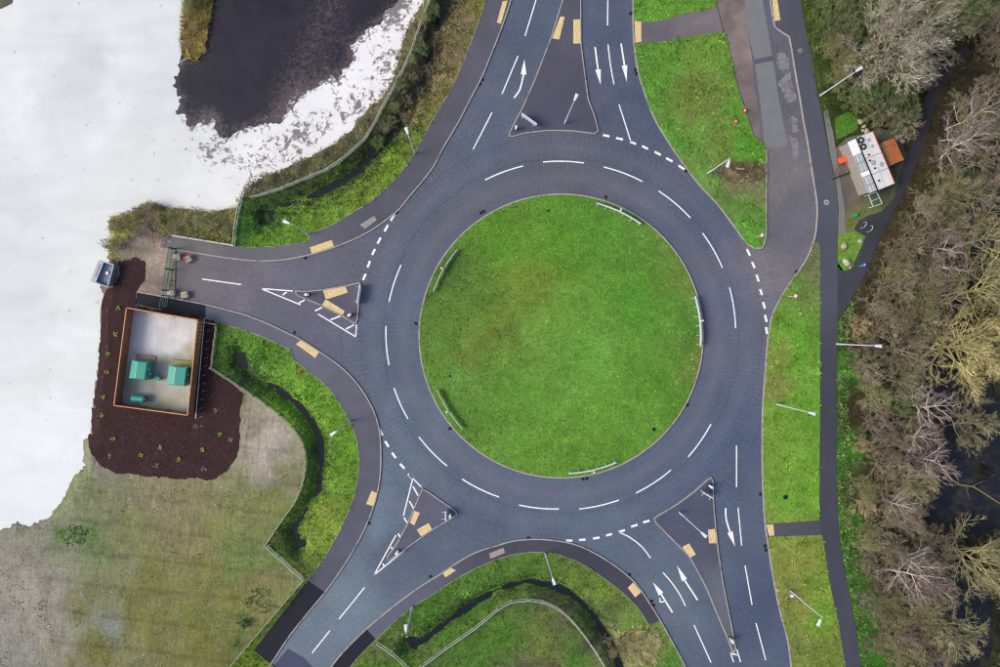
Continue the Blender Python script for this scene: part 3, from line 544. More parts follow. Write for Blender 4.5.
sheet('mud_bank', ragged([(-60,-60),(14,-40),(9,2),(-12,12),(-60,14)], 2, 2, 8, True), M['soil'], -.35, spacing=1, skirt=.3, col=w_c)
# ditches
for k, hw in (('NW', 6), ('SW', 6), ('S', 6)):
    pl = DITCH[k]; L = []; R = []
    for i, p in enumerate(pl):
        a = pl[max(0, i-1)]; b = pl[min(len(pl)-1, i+1)]; d = math.dist(a, b); nx, ny = -(b[1]-a[1])/d, (b[0]-a[0])/d
        L.append((p[0]+nx*hw*1.6, p[1]+ny*hw*1.6)); R.append((p[0]-nx*hw*1.6, p[1]-ny*hw*1.6))
    sheet('ditch_water', L+R[::-1], M['ditchwater'], -.77)
# east: woodland floor, stream, paths
wd_c = idw([(845,200,92,108,56),(842,350,84,140,50),(842,450,84,144,48),(845,540,84,146,48),(860,600,80,140,46),(870,650,80,136,46),(830,40,96,112,52),(838,90,78,92,50),(850,20,84,84,60),(868,300,88,74,56),(870,400,84,76,56),(862,350,78,84,52),(864,500,92,84,66),(880,560,84,70,62),(900,450,78,66,60),(900,250,88,72,58),(890,130,58,66,44),(920,200,84,76,56),(940,100,70,66,48),(960,300,60,58,48),(960,450,56,54,52),(990,600,56,54,48),(920,620,72,66,54),(970,150,78,66,58),(900,60,80,74,62),(925,330,80,72,60)], p=3.4, jit=.3, ns=.9, tint=(.66, .70, .70))
wood_poly = PEr+[(900,800),(1200,800),(1200,-200),(780,-200)]
sheet('woodland_floor', wood_poly, M['floor'], .09, zf=zf, spacing=.8, skirt=.3, col=wd_c)
sheet('stream_water', [(905,150),(1200,100),(1200,720),(905,720)], M['swamp'], -.72)
dgc = idw([(860,280,64,66,76),(890,205,56,58,66),(915,140,52,52,58),(940,80,56,52,54)], jit=.1)
diag = [(836.8,262),(843.5,271.5),(851,268.5),(858.5,252),(865,237),(853.7,230),(858.5,221),(867.5,216),(881,212),(893,199),(902,166),(911,145),(918,120),(925,98),(935,76),(948,58),(962,44),(971,52),(957,68),(945,84),(934,105),(924,148),(912,174),(903,195),(890,217),(884,226.5),(875,247.5),(869,266),(860,282),(849.5,302),(837,320)]
sheet('woodland_path', diag, M['foot'], .135, spacing=1, skirt=.15, col=dgc)
wedge = [(837.3,233),(848,233),(853.7,230),(865,237),(858.5,252),(851,268.5),(843.5,271.5),(837.3,268.5)]
wg_c = idw([(845,250,100,138,50),(850,262,92,136,46),(860,238,96,140,50),(848,224,122,134,56),(880,200,96,124,58),(858,215,116,128,58)], tint=GT, jit=.15, ns=1)
verge_polys['wedge'] = wedge
sheet('grass_wedge', wedge, M['grass'], .135, spacing=.6, skirt=.1, col=wg_c)
yard_c = idw([(848,150,116,108,96),(858,190,108,96,90),(855,205,114,98,90),(842,200,92,90,90),(840,170,98,92,90),(850,225,112,124,60),(875,205,96,118,62),(835,125,104,108,98),(890,180,60,62,60)], jit=.12, ns=1)
yard = [(834,150),(846,138),(862,134),(880,128),(900,135),(906,160),(893,199),(881,212),(867.5,216),(858.5,221),(853.5,230),(848,233),(837.5,233),(838,210),(835,180),(830,157)]
sheet('yard', ragged(yard, .8, 3, 9, True), M['soil'], .12, spacing=.6, skirt=.1, col=yard_c)
sheet('gravel_strip', ragged([(823,112),(827,110),(834,140),(838,170),(843,200),(845,232),(838,236),(838.5,208),(835.5,180),(829,150)], .6, 2.5, 4, True), M['gravel'], .15, skirt=.1)
patchg = [(835,118),(848,112),(858,120),(856,130),(846,136),(836,140)]
verge_polys['lawn'] = patchg
sheet('lawn_patch', ragged(patchg, 1.5, 2, 9, True), M['grass'], .125, spacing=.6, skirt=.1, col=idw([(845,125,80,128,44),(855,130,92,130,60)]))
# kerbs (stones with open joints)
def kerb(pl, width=.15, top=.125, closed=False, side=0, L=.91):
    mb = MB(); w_ = [P(p) for p in pl]+([P(pl[0])] if closed else [])
    pts = []; acc = [0]
    for a, b in zip(w_[:-1], w_[1:]): acc.append(acc[-1]+math.dist(a, b))
    tot = acc[-1]; n = max(1, int(tot/L)); i = 0
    def at(s):
        k = min(len(acc)-2, max(0, int(np.searchsorted(acc, s))-1)); t = (s-acc[k])/max(1e-6, acc[k+1]-acc[k]); a, b = w_[k], w_[k+1]
        return Vector((a[0]+(b[0]-a[0])*t, a[1]+(b[1]-a[1])*t))
    for k in range(n):
        a = at(k*tot/n+.006); b = at((k+1)*tot/n-.006); d = (b-a); 
        if d.length < .05: continue
        c = (a+b)/2; mb.box((c.x, c.y, (top-.15)/2+random.uniform(-.002, .002)), (d.length, width, top+.15), math.atan2(d.y, d.x))
    return mb.build('kerb', M['kerb'], kind='structure')
for pl in (KA, KW, KS, KNE+NEr[:3], [p for p in KE]+[], ):
    kerb(pl, .135, .135)
kerb(KE_top[:], .13, .135)
kerb([(766,240),(766,195),(766.3,150)], .12, .13)
for pl in (ISL_N, ISL_W, ISL_SW, ISL_SE): kerb(pl, .125, .145, True, L=.6)
kerb(ring(141.8, 200), .15, .15, True)
# footway edging boards
kerb(LB, .05, .125); kerb(LW, .05, .125); kerb(LS, .05, .125); kerb([(172,235),(234,246)], .16, .22)

# ---- painted markings (children of the road)
def line(a, b, wd=1.25, name='lane_dash'):
    d = math.dist(a, b); nx, ny = -(b[1]-a[1])/d*wd/2, (b[0]-a[0])/d*wd/2
    return sheet(name, [(a[0]+nx, a[1]+ny), (b[0]+nx, b[1]+ny), (b[0]-nx, b[1]-ny), (a[0]-nx, a[1]-ny)], M['paint'], .009, parent=road, kind=None)
def curve(pts, wd=1.25, name='lane_dash'):
    q = catmull(pts, 5); L = []; R = []
    for i, p in enumerate(q):
        a = q[max(0, i-1)]; b = q[min(len(q)-1, i+1)]; d = math.dist(a, b)+1e-6; nx, ny = -(b[1]-a[1])/d*wd/2, (b[0]-a[0])/d*wd/2
        L.append((p[0]+nx, p[1]+ny)); R.append((p[0]-nx, p[1]-ny))
    return sheet(name, L+R[::-1], M['paint'], .009, parent=road, kind=None)
for a, b in (((485,180),(523,166)),((543,162),(584,163)),((603.7,167),(642.5,181.5)),((658.7,191),(690.5,218)),((702.5,233),(722.5,268)),((729.5,287.5),(735.5,328)),((711,424),(688,457)),((671,470),(636,493)),((619,500),(579,509)),((559,509),(519,505)),((499,497),(462,479)),((447,466),(419,437)),((408,419),(394,388)),((389,365),(386,326)),((389,302),(401,265))):
    t0 = math.atan2(a[1]-336, a[0]-561); t1 = math.atan2(b[1]-336, b[0]-561)
    if t1-t0 > PI: t1 -= 2*PI
    if t0-t1 > PI: t0 -= 2*PI
    r0 = math.dist(a, (561, 336)); r1 = math.dist(b, (561, 336))
    curve([(561+(r0+(r1-r0)*k/4)*math.cos(t0+(t1-t0)*k/4), 336+(r0+(r1-r0)*k/4)*math.sin(t0+(t1-t0)*k/4)) for k in range(5)], 1.3)
for a, b in (((603,135),(609.5,136.5)),((616,138),(623,139.5)),((630,141.7),(636,144)),((642,146),(648,149)),((654.5,151.7),(660.7,155)),((666,158),(672.5,161.5)),((678.5,165.5),(684.5,169.5)),
    ((746.7,249),(750,255.7)),((752,262),(754.7,268)),((756.5,274.7),(758.7,281.5)),((760,289),(762,295)),((763,302),(765,308.7)),((765,315),(766.7,322)),((766,327),(767,334)),
    ((394.5,214),(390.7,220.7)),((388,225),(384.5,231.5)),((380.7,237.5),(377.5,243.7)),((375,249),(372,255)),((370,261),(367.5,267.5)),((365.7,273.7),(363,280)),
    ((379.5,429),(382.5,435.5)),((385,441),(388.7,447)),((392,452.5),(395.7,458)),((400,463.7),(404.5,468.7)),((408,474),(412.5,478.5)),
    ((566,540.5),(572.5,540.7)),((579,540),(585.5,539.5)),((593,538.5),(599.5,537.5)),((606,535.5),(612,534)),((618.5,532),(625,530)),((631,526.7),(637.5,524.7)),((643,522.5),(649.5,520.5))):
    line(a, b, 2.3, 'give_way_dash')
for a, b in (((536,0),(525,36)),((518,56),(502,94)),((492,112.5),(473,149.5)),((608,-12),(607.5,25.5)),((619,104.5),(631,142)),((364.5,587.5),(339,619)),((330,630.5),(312,653)),((694,625),(711,662.5)),((202,279),(241,284.5)),((736.5,445.5),(736.5,487)),((738,507.5),(741.7,546)),((745,565.5),(752,604.7)),((756,623),(765.7,660))):
    line(a, b, 1.25)
curve([(608,44.5),(610.3,64),(614,84.5)]); curve([(618.5,532),(630,537.5),(642,547),(650.5,558)]); curve([(663,572.5),(672,583),(680,595),(685.5,606)])
for a, b in (((262,288.6),(292.8,291)),((262,289),(300.6,304.8)),((318,314),(355.8,336.8)),((356.4,324.5),(355.8,336.8)),((412.4,479.8),(403.4,515.8)),((408.8,474.4),(421.5,487)),((396,535),(374,575)),((374,575),(405,549.8)),((730.3,652),(733.5,662)),((736.7,649),(740.5,662))): line(a, b, 1.3, 'hatching_line')
for a, b in (((282.6,295),(286.8,292)),((298.8,303),(304.8,300)),((315,311),(322,307.4)),((330.4,319.8),(340.4,316)),((346,329),(354,324.8)),((413,486.4),(418,495.5)),((409.4,501),(413.4,508.3)),((404,517.4),(407,522.6)),((398,533.4),(399.8,536.8)),((391,547),(393.5,550)),((383,563.5),(384,566)),((730.5,653),(737,655))): line(a, b, 1.5, 'hatching_bar')
def arrow(path, tip, hw=2.9, hl=15, sw=1.7):
    q = catmull(path, 4); a = q[-1]; d = (tip[0]-a[0], tip[1]-a[1]); L = math.hypot(*d); d = (d[0]/L, d[1]/L); n = (-d[1], d[0])
    l = []; r = []
    for i, p in enumerate(q):
        u = q[max(0, i-1)]; v = q[min(len(q)-1, i+1)]; k = math.dist(u, v)+1e-6; nx, ny = -(v[1]-u[1])/k*sw/2, (v[0]-u[0])/k*sw/2
        l.append((p[0]+nx, p[1]+ny)); r.append((p[0]-nx, p[1]-ny))
    sheet('arrow', l+[(a[0]+n[0]*hw, a[1]+n[1]*hw), tip, (a[0]-n[0]*hw, a[1]-n[1]*hw)]+r[::-1], M['paint'], .009, parent=road, kind=None)
arrow([(595,47),(598,69.5)], (600.7,85)); arrow([(621,43.5),(624.5,65.5)], (626.7,81.7))
arrow([(514,98),(520,89),(523.5,74.5)], (524.4,59)); arrow([(697.5,600),(684.5,580)], (677,565.5)); arrow([(672.5,612.5),(661,594)], (652.7,582))
arrow([(725.7,508),(726.2,519),(730,532)], (735,546.5))
curve([(665,601),(660.5,602),(659.8,598)], 1.3, 'arrow')
# ---- tactile paving
for par, m, pl in ((islW,'tactile',[(323.2,290.6),(345.8,286.7),(348,292.6),(328,299),(325.8,298.6)]),(islW,'tactile',[(325.8,299.2),(345,311),(342.8,315),(322.3,304.9)]),
    (islSW,'tactile',[(414.4,510.4),(420,512.6),(414.4,525),(409.8,522.4)]),(islSW,'tactile',[(416.8,529.4),(428.8,522.6),(432,529),(421.2,536.2)]),
    (islSE,'tactile',[(681.8,546.6),(688.7,543),(695.5,554),(689.5,557.8)]),(islSE,'tactile',[(707.5,529.5),(714.6,528.5),(716.2,543),(708.7,543)]),
    (islN,'tactile',[(560.2,16.8),(564.7,17.2),(559,40),(551.8,38.7)]),(islN,'tactile',[(573.2,19.8),(579.7,19.8),(580.4,43.8),(573,44)]),
    (footSW,'tactile',[(371.6,490.6),(377.6,493),(373.6,506.2),(366.2,503.8)]),(footSW,'tactile',[(296,344),(301,340.4),(319.3,352),(315.5,358)]),
    (footS,'tactile',[(627.5,587.5),(633,582),(641,591.8),(635,597)]),(footS,'tactile',[(442.6,573),(451,567.5),(456,570),(445.5,577)]),(footS,'tacgrey',[(489,553),(503.5,547.5),(505,552.5),(490.5,558.5)]),
    (footNW,'tactile',[(310,247.5),(332,240),(334,246.5),(312,253.7)]),(footNW,'tacgrey',[(360,225),(374,216),(377,220),(365,229)]),(footNW,'tactile',[(502.7,1.5),(507.5,1),(501,24),(496.7,23)]),
    (crossing,'tactile',[(634.3,21.4),(641,22),(641,42),(635.2,43)]),(footE,'tactile',[(770.8,-6),(776,-6),(780,20.7),(774.3,21.3)]),(crossE,'tactile',[(766,524.3),(773,524),(774,535.3),(768.5,535.6)])):
    sheet('tactile_paving', pl, M[m], (.125 if par in (islN, islW, islSW, islSE) else .116)+.006, parent=par, kind=None)
# ------------------------------------------------------------------ things
GZ = .12
def W3(p, z=0.0, h=0.0):
    x, y = P(p, h); return (x, y, z)
# street lamps
def lamp_parts(root, ht=7.5):
    MB().lathe((0, 0, 0), [(.10, 0), (.10, 1.4), (.078, 1.5), (.055, ht)], 10).build('post', M['steel'], root)
    MB().tube([(0, 0, ht-.02), (0, 0, ht+.12), (.12, 0, ht+.2), (.35, 0, ht+.22)], .035, 8).build('arm', M['steel'], root)
    hd = MB().hexa([(.25,-.12,ht+.16),(1.0,-.20,ht+.16),(1.0,.20,ht+.16),(.25,.12,ht+.16)], [(.27,-.09,ht+.30),(.96,-.15,ht+.28),(.96,.15,ht+.28),(.27,.09,ht+.30)])
    h_ = hd.build('lamp_head', M['lampwhite'], root, bevel=.02)
    MB().box((.66, 0, ht+.15), (.42, .2, .03)).build('lens', M['whiteplastic'], h_)
    MB().box((0, -.085, .9), (.1, .02, .4)).build('access_door', M['steel'], root)
    MB().lathe((0, 0, 0), [(.16, 0), (.16, .02), (.1, .03)], 12).build('base_flange', M['dark'], root)
LAMPS = [((415,154),(410,138),'slim grey lamp post on the verge beside the north-west footway, near the tan dead grass'),
 ((309,234),(292,226.5),'slim grey lamp post at the notch in the west footway, beside the ditch pool'),
 ((564.6,123.5),(573,104.6),'lamp post standing on the large north splitter island'),
 ((707,173.7),(729,161),'lamp post on the grass verge between roundabout and service road, beside the bramble patch'),
 ((819.5,96),(854,73),'lamp post at the wood edge below the big leafless tree'),
 ((836,344),(871,346.5),'lamp post on the far side of the black east footpath, its head over the thicket'),
 ((776,404),(805,412),'lamp post midway along the long east grass verge, alone on the turf'),
 ((790,590.5),(819,622),'lamp post with a red and white sign at its foot on the south-east verge'),
 ((679,512),(699,530),'lamp post on the south-east splitter island between the two tactile crossings and the apex'),
 ((545,553),(552,574),'lamp post on the south verge just below the curve of the dark footway'),
 ((412.5,606),(406,631),'bluish lamp post on the south-west side of the southern verge near the ditch end'),
 ((351,420.5),(339,429),'lamp post on the inner edge of the curving west footway above the narrow ditch')]
lp = None
for b, h_, lab in LAMPS:
    x, y = P(b); hx, hy = P(h_, 7.7); a = math.atan2(hy-y, hx-x)
    if math.hypot(hx-x, hy-y) < .25: a = math.atan2(h_[1]*-1+b[1], h_[0]-b[0])
    if lp is None:
        r = lp = empty('street_lamp', (x, y, .1), a); lamp_parts(r)
    else:
        r = lp.copy(); COL.objects.link(r); r.location = (x, y, .1); r.rotation_euler = (0, 0, a)
        for ch in lp.children:
            c = ch.copy(); COL.objects.link(c); c.parent = r
            for g_ in ch.children: d = g_.copy(); COL.objects.link(d); d.parent = c
    tag(r, lab, 'street lamp', 'street lamps round the junction')
# chevron boards on the island
def chevron(a, b, lab, rw=.11):
    ta = math.atan2(-(a[1]-336), a[0]-561); tb = math.atan2(-(b[1]-336), b[0]-561)
    if tb-ta > PI: ta += 2*PI
    if ta-tb > PI: tb += 2*PI
    R = (math.dist(a, (561,336))+math.dist(b, (561,336)))/2/S*.985; tm = (ta+tb)/2
    root = empty('chevron_board', (CX+R*math.cos(tm), CY+R*math.sin(tm), .2), tm, label=lab, cat='road sign', group='chevron boards on the roundabout island')
    ox, oy = R, 0; n = 12; V = []; F = []; U = []; half = abs(tb-ta)/2
    for i in range(n+1):
        t = -half+2*half*i/n
        for (dr, z) in ((0, .25), (0, .72), (-.04, .72), (-.04, .25)): V.append(((R+dr)*math.cos(t)-ox, (R+dr)*math.sin(t), z)); U.append((t*R, (z-.45)/.6, 0))
    for i in range(n):
        for k in range(4): a_ = i*4+k; b_ = i*4+(k+1) % 4; F.append((a_, a_+4, b_+4, b_))
    F += [(0, 1, 2, 3), (n*4+3, n*4+2, n*4+1, n*4)]
    me = bpy.data.meshes.new('board'); me.from_pydata(V, [], F); me.materials.append(M['chevron']); me.materials.append(M['steel'])
    at = me.attributes.new('uvw', 'FLOAT_VECTOR', 'POINT'); at.data.foreach_set('vector', np.array(U, np.float32).ravel())
    for i, p in enumerate(me.polygons): p.material_index = 0 if (i < n*4 and i % 4 == 0) else 1
    link('board', me, None, root)
    r_ = MB()
    for k in range(n):
        t0 = -half+2*half*k/n; t1 = -half+2*half*(k+1)/n
        r_.bar(((R-.03)*math.cos(t0)-ox, (R-.03)*math.sin(t0), .75), ((R-.03)*math.cos(t1)-ox, (R-.03)*math.sin(t1), .75), rw, .04)
    r_.build('top_rail', M['lampwhite'], root)
    for k in range(6):
        t = -half*.95+2*half*.95*k/5; MB().tube([((R-.1)*math.cos(t)-ox, (R-.1)*math.sin(t), -.1), ((R-.1)*math.cos(t)-ox, (R-.1)*math.sin(t), .7)], .03, 6).build('post', M['steel'], root)
        MB().bar(((R-.1)*math.cos(t)-ox, (R-.1)*math.sin(t), .68), ((R-.38)*math.cos(t)-ox, (R-.38)*math.sin(t), -.1), .04, .04).build('brace', M['steel'], root)
    MB().lathe((.1, 0, 0), [(.045, -.1), (.045, 1.0)], 8).build('sign_post', M['steel'], root)
    MB().box((.16, 0, .95), (.28, .16, .3)).build('sign_plate', M['lampwhite'], root, bevel=.03)
chevron((596,203),(641,222.5),'pale curved chevron board inside the north-east edge of the roundabout island')
chevron((695,296),(701,346),'long pale chevron board along the east edge of the roundabout island')
chevron((568,474),(616,463.5),'pale curved chevron board at the south edge of the roundabout island')
chevron((435.5,390),(461,430),'thin bluish chevron board at the south-west edge of the roundabout island', .05)
chevron((431,291),(456,249),'thin bluish chevron board at the north-west edge of the roundabout island', .05)
# direction signs on the splitter islands
def dirsign(a, b, lab, ht=1.7):
    x0, y0 = P(a, ht); x1, y1 = P(b, ht); cx, cy = (x0+x1)/2, (y0+y1)/2; L = math.hypot(x1-x0, y1-y0); rz = math.atan2(y1-y0, x1-x0)
    root = empty('direction_sign', (cx, cy, .12), rz, label=lab, cat='road sign')
    MB().box((0, 0, ht-.45), (L, .05, .9)).build('sign_board', M['steel'], root, bevel=.01)
    MB().box((0, 0, ht+.03), (L, .11, .05)).build('top_rail', M['lampwhite'], root)
    for s in (-.36, .36): MB().tube([(s*L, .1, 0), (s*L, .1, ht-.05)], .045, 8).build('post', M['steel'], root)
    for s in (-.36, .36): MB().bar((s*L, -.02, ht-.3), (s*L, -.42, ht-.18), .05, .05).build('bracket', M['steel'], root)
dirsign((521.6,113.6),(536.8,124.4),'pale edge-on direction sign on two posts at the foot of the north splitter island', 1.35)
dirsign((360,284.5),(357.2,304),'long edge-on sign along the kerb of the west splitter island', 1.0)
dirsign((445.4,511),(445.6,520.6),'short edge-on sign near the east tip of the south-west splitter island', 1.2)
dirsign((702.4,492.2),(712.4,498),'thin edge-on sign near the apex of the south-east splitter island', 1.3)
# bollards
def bollard(p, lab, rz=0, s=1.0):
    r = empty('keep_left_bollard', W3(p, .12), rz, label=lab, cat='bollard', group='white keep left bollards on the islands')
    MB().lathe((0, 0, 0), [(.24*s, 0), (.24*s, .08), (.18*s, .1)], 14).build('base', M['dark'], r)
    MB().hexa([(-.16*s,-.12*s,.1),(.16*s,-.12*s,.1),(.16*s,.12*s,.1),(-.16*s,.12*s,.1)], [(-.24*s,-.13*s,.95),(.24*s,-.13*s,.95),(.24*s,.13*s,.95),(-.24*s,.13*s,.95)]).build('shell', M['whiteplastic'], r, bevel=.04)
    MB().lathe((0, 0, .95), [(.16*s, 0), (.15*s, .05), (.08*s, .08)], 12).build('cap', M['whiteplastic'], r)
bollard((308.5,295),'white bollard at the narrow west nose of the west splitter island')
bollard((351,315),'white bollard at the south-east corner of the west splitter island', .6)
bollard((450.4,514),'white bollard at the east tip of the south-west splitter island', 1.5)
bollard((398,550.5),'white bollard at the narrow south end of the south-west splitter island', .8)
bollard((709,485.3),'white bollard just below the apex of the south-east splitter island', -.5)
bollard((729.5,638),'white bollard at the narrow south tip of the south-east splitter island', -1.1)
bollard((515.7,129.5),'white bollard at the lower left corner of the north splitter island', 1.4, .9)
# marker things: red and white cones and signs
def cone(p, lab, s=1):
    r = empty('traffic_cone', W3(p, .13), random.random(), label=lab, cat='traffic cone')
    MB().box((0, 0, .03), (.42*s, .42*s, .05)).build('base', M['red'], r)
    MB().lathe((0, 0, .05), [(.17*s, 0), (.13*s, .25)], 12).build('lower_cone', M['red'], r)
    MB().lathe((0, 0, .3), [(.131*s, 0), (.08*s, .22)], 12).build('sleeve', M['whiteplastic'], r)
    MB().lathe((0, 0, .52), [(.08*s, 0), (.04*s, .2)], 12).build('tip', M['red'], r)
cone((744,111.5),'red and white cone at the worn edge of the service road verge')
cone((735,122.4),'red and white cone standing on the turf, the farther one from the service road')
cone((300.4,372),'faded red cone in the grass below the west footway', .9)
def postsign(p, q, lab, ht=1.9):
    x, y = P(p); hx, hy = P(q, ht); a = math.atan2(hy-y, hx-x)
    r = empty('post_sign', (x, y, .12), a, label=lab, cat='road sign')
    MB().tube([(0, 0, 0), (0, 0, ht)], .04, 8).build('post', M['steel'], r)
    d = MB(); d.tube([(-.03, 0, ht-.3), (.05, 0, ht-.3)], .32, 20); d.build('sign_disc', M['red'], r)
    MB().tube([(.051, 0, ht-.3), (.06, 0, ht-.3)], .24, 20).build('sign_face', M['whiteplastic'], r)
    MB().box((0, 0, ht+.02), (.28, .34, .05)).build('cap', M['lampwhite'], r)
postsign((755,237.5),(762,236),'white topped red rimmed sign on a post at the tip of the service road verge')
postsign((788,296.8),(796,296.5),'white topped red rimmed sign on a post at the north end of the east verge')
postsign((787,592),(790.4,589),'small red and white sign beside the south-east verge lamp post', 1.2)
# gullies and covers
GL = ['beside the north-west kerb, upper of the pair', 'beside the north-west kerb, lower of the pair', 'where the west entry give way dashes begin', 'on the north side of the west arm', 'at the kerb just above the north-east crossing', 'at the north-east kerb beside the arrow tips, upper of two', 'at the north-east kerb beside the arrow tips, lower of two', 'at the kerb above the north-east chevron board', 'at the west edge of the central island', 'at the west footway kerb, upper of the pair', 'at the west footway kerb, lower of the pair', 'below the south-west chevron board', 'below the south chevron board, left of the pair', 'below the south chevron board, right of the pair', 'at the south-east edge of the central island', 'at the east verge kerb above the crossing path', 'at the east kerb below the crossing path, upper of two', 'at the east kerb below the crossing path, lower of two', 'at the top of the curved south footway kerb', 'just above the south footway crossing slab', 'below the south footway crossing slab, upper of two', 'below the south footway crossing slab, lower of two', 'on the west side of the south-west arm', 'on the east side of the south-west arm', 'at the east kerb of the service road mouth', 'on the south side of the west arm', 'at the north-west island edge, left of the pair', 'at the north-west island edge, right of the pair', 'at the end of the north entry give way dashes']
for i, p in enumerate([(482.5,79.5),(480,84),(397,212.5),(305.5,258),(630.5,13.5),(635.5,70),(636.5,74),(606,197),(416,323.5),(366.5,399),(367.5,402),(450,428.5),(583,479),(587,478.5),(687.5,405),(760.5,494),(765,546),(766,550),(528.5,538),(629.5,574.5),(651.5,601),(653.5,605),(369.2,523),(430.5,576.5),(796.5,271.5),(294.5,332.3),(481,213),(484,211.5),(686,171)]):
    r = empty('drain_grate', W3(p, .003), .3*i, label='black drain grate '+GL[i], cat='drain', group='drain grates along the kerbs')
    MB().box((0, 0, .004), (.36, .3, .014)).build('frame', M['dark'], r)
for p, sz, m, lab in (((826,202.5), .30, 'conc2', 'pale round cover in the east footway level with the shed yard'), ((800,51), .52, 'scrape', 'square pale cover in the footway north of the wood lamp post')):
    r = empty('access_cover', W3(p, FZ+.002), .2, label=lab, cat='manhole cover')
    if sz < .5:
        MB().lathe((0, 0, 0), [(sz, 0), (sz, .012)], 20).build('frame', M[m], r); MB().lathe((0, 0, .013), [(sz*.6, 0), (sz*.6, .006)], 20).build('lid', M['scrape'], r)
    else: MB().box((0, 0, .006), (sz, sz, .014), .4).build('lid', M[m], r)
for p, lab in (((785,497), 'dark round chamber cover in the east verge north of the crossing path'), ((653.5,429), 'dark round chamber cover in the south-east part of the island turf'), ((450,376), 'small dark cover in the west part of the island turf'), ((548,211), 'small dark cover in the north part of the island turf')):
    sz_ = .26 if p[0] > 700 else (.2 if p[0] > 600 else .13); zz = .13 if p[0] > 700 else float(domez(np.array([P(p)[0]]), np.array([P(p)[1]]))[0])+.02
    r = empty('chamber_cover', W3(p, zz), 0, label=lab, cat='manhole cover'); MB().lathe((0, 0, 0), [(sz_, -.05), (sz_, .03), (sz_*.85, .045)], 16).build('lid', M['dark'], r)
# concrete blocks by the gate
for i, (p, a, lab) in enumerate((((178.5,257.5), .1, 'pale concrete block nearest the gate on the north side of the blocked road'), ((189.5,259.5), .5, 'pale concrete block with red barrier pieces on it'), ((172.8,293), .05, 'pale concrete block nearest the gate on the south side of the blocked road'), ((186.2,295), .2, 'pale concrete block with a blue and white edge on the south kerb side'))):
    r = empty('concrete_block', W3(p, 0), a, label=lab, cat='concrete block', group='concrete blocks closing the road')
    MB().box((0, 0, .32), (.78, .72, .62)).build('block', M['conc2'], r, bevel=.07)
    MB().tube([(-.14, 0, .6), (-.12, 0, .7), (.12, 0, .7), (.14, 0, .6)], .025, 6).build('lifting_eye', M['dark'], r)
    if i == 1:
        for dx, dy, rz in ((-.25, .3, .6), (.3, .28, -.7), (-.36, -.02, 1.4)): MB().box((dx, dy, .66), (.42, .12, .08), rz).build('barrier_piece', M['red'], r)
    if i == 3: MB().box((-.05, -.42, .2), (.8, .08, .36)).build('blue_strip', M['blue'], r); MB().box((.02, 0, .645), (.34, .3, .02)).build('notice', M['brownmetal'], r)
    if i in (0, 2): MB().box((-.05, .02, .645), (.2, .2, .03)).build('cap', M['whiteplastic'], r)
# boulders
for i, (p, s_, lab) in enumerate((((859.5,241), .30, 'white broken boulder on the grass wedge nearest the woodland path'), ((843.2,246.5), .38, 'pale boulder on the grass wedge beside the footway'), ((845.8,263), .46, 'largest pale boulder near the tip of the grass wedge'), ((849.8,267.5), .15, 'small pale stone at the tip of the grass wedge'),
     ((859,122), .30, 'pale boulder topmost of the heap behind the white shed'), ((863,127), .26, 'white boulder in the heap behind the white shed'), ((866,132), .34, 'pinkish boulder against the corner of the white shed'), ((894,132), .26, 'white stone uppermost in the rubble right of the rusty shed'), ((897,137), .36, 'grey stone in the rubble right of the rusty shed'), ((901,141), .28, 'lowest grey stone in the rubble right of the rusty shed'), ((862,131), .2, 'small grey stone in the heap behind the white shed'))):
    rock('boulder', s_*1.25, s_, s_*.8, i+3, M['stone'], loc=W3(p, .16+s_*.3), rz=i*1.3, label=lab, cat='boulder', group='boulders by the shed and grass wedge')
# fences
UB = MB().box((0, 0, 0), (1, 1, 1)).mesh('unit_box'); UBM = {}
def unit(mk, nm):
    key = (mk, nm)
    if key not in UBM:
        me = UB.copy(); me.name = nm; me.materials.append(M[mk]); UBM[key] = me
    return UBM[key]
def piece(nm, mk, c, d, parent, rz=0, ry=0):
    o = bpy.data.objects.new(nm, unit(mk, nm)); COL.objects.link(o); o.parent = parent; o.location = c; o.scale = d; o.rotation_euler = (0, ry, rz); return o
def resample(w_, step):
    acc = [0]
    for a, b in zip(w_[:-1], w_[1:]): acc.append(acc[-1]+math.dist(a, b))
    n = max(1, round(acc[-1]/step)); out = []
    for k in range(n+1):
        s = acc[-1]*k/n; i = min(len(acc)-2, max(0, int(np.searchsorted(acc, s))-1)); t = (s-acc[i])/max(1e-9, acc[i+1]-acc[i])
        out.append((w_[i][0]+(w_[i+1][0]-w_[i][0])*t, w_[i][1]+(w_[i+1][1]-w_[i][1])*t))
    return out
def fence(pl, lab, mk='fence', ht=1.1, rails=(.3, 1.05), step=1.8, rw=.05, rh=.11):
    w_ = [P(p, .6) for p in pl]; pts = resample(w_, step); z0 = zf(np.array([p[0] for p in pts]), np.array([p[1] for p in pts]))+.1
    o0 = pts[len(pts)//2]; r = empty('post_and_rail_fence', (o0[0], o0[1], 0), 0, label=lab, cat='fence')
    for (x, y), z in zip(pts, z0): piece('post', mk, (x-o0[0], y-o0[1], z+ht/2), (.12, .12, ht+.1), r, random.uniform(-.1, .1))
    for i in range(len(pts)-1):
        a, b = pts[i], pts[i+1]; L = math.dist(a, b); rz = math.atan2(b[1]-a[1], b[0]-a[0]); dz = z0[i+1]-z0[i]
        for k, h_ in enumerate(rails): piece('rail', mk, ((a[0]+b[0])/2-o0[0], (a[1]+b[1])/2-o0[1], (z0[i]+z0[i+1])/2+h_), (L, rw if k < len(rails)-1 else rw*1.25, rh), r, rz, -math.atan2(dz, L))
    return r
fence(FC[:-3], 'long silvery post and rail fence along the bank between the lagoon and the north-west verge', 'fencegrey')
fence([(241,198),(236,222),(234,245)], 'short post and rail fence running down from the lagoon bank to the west footway', 'fencegrey')
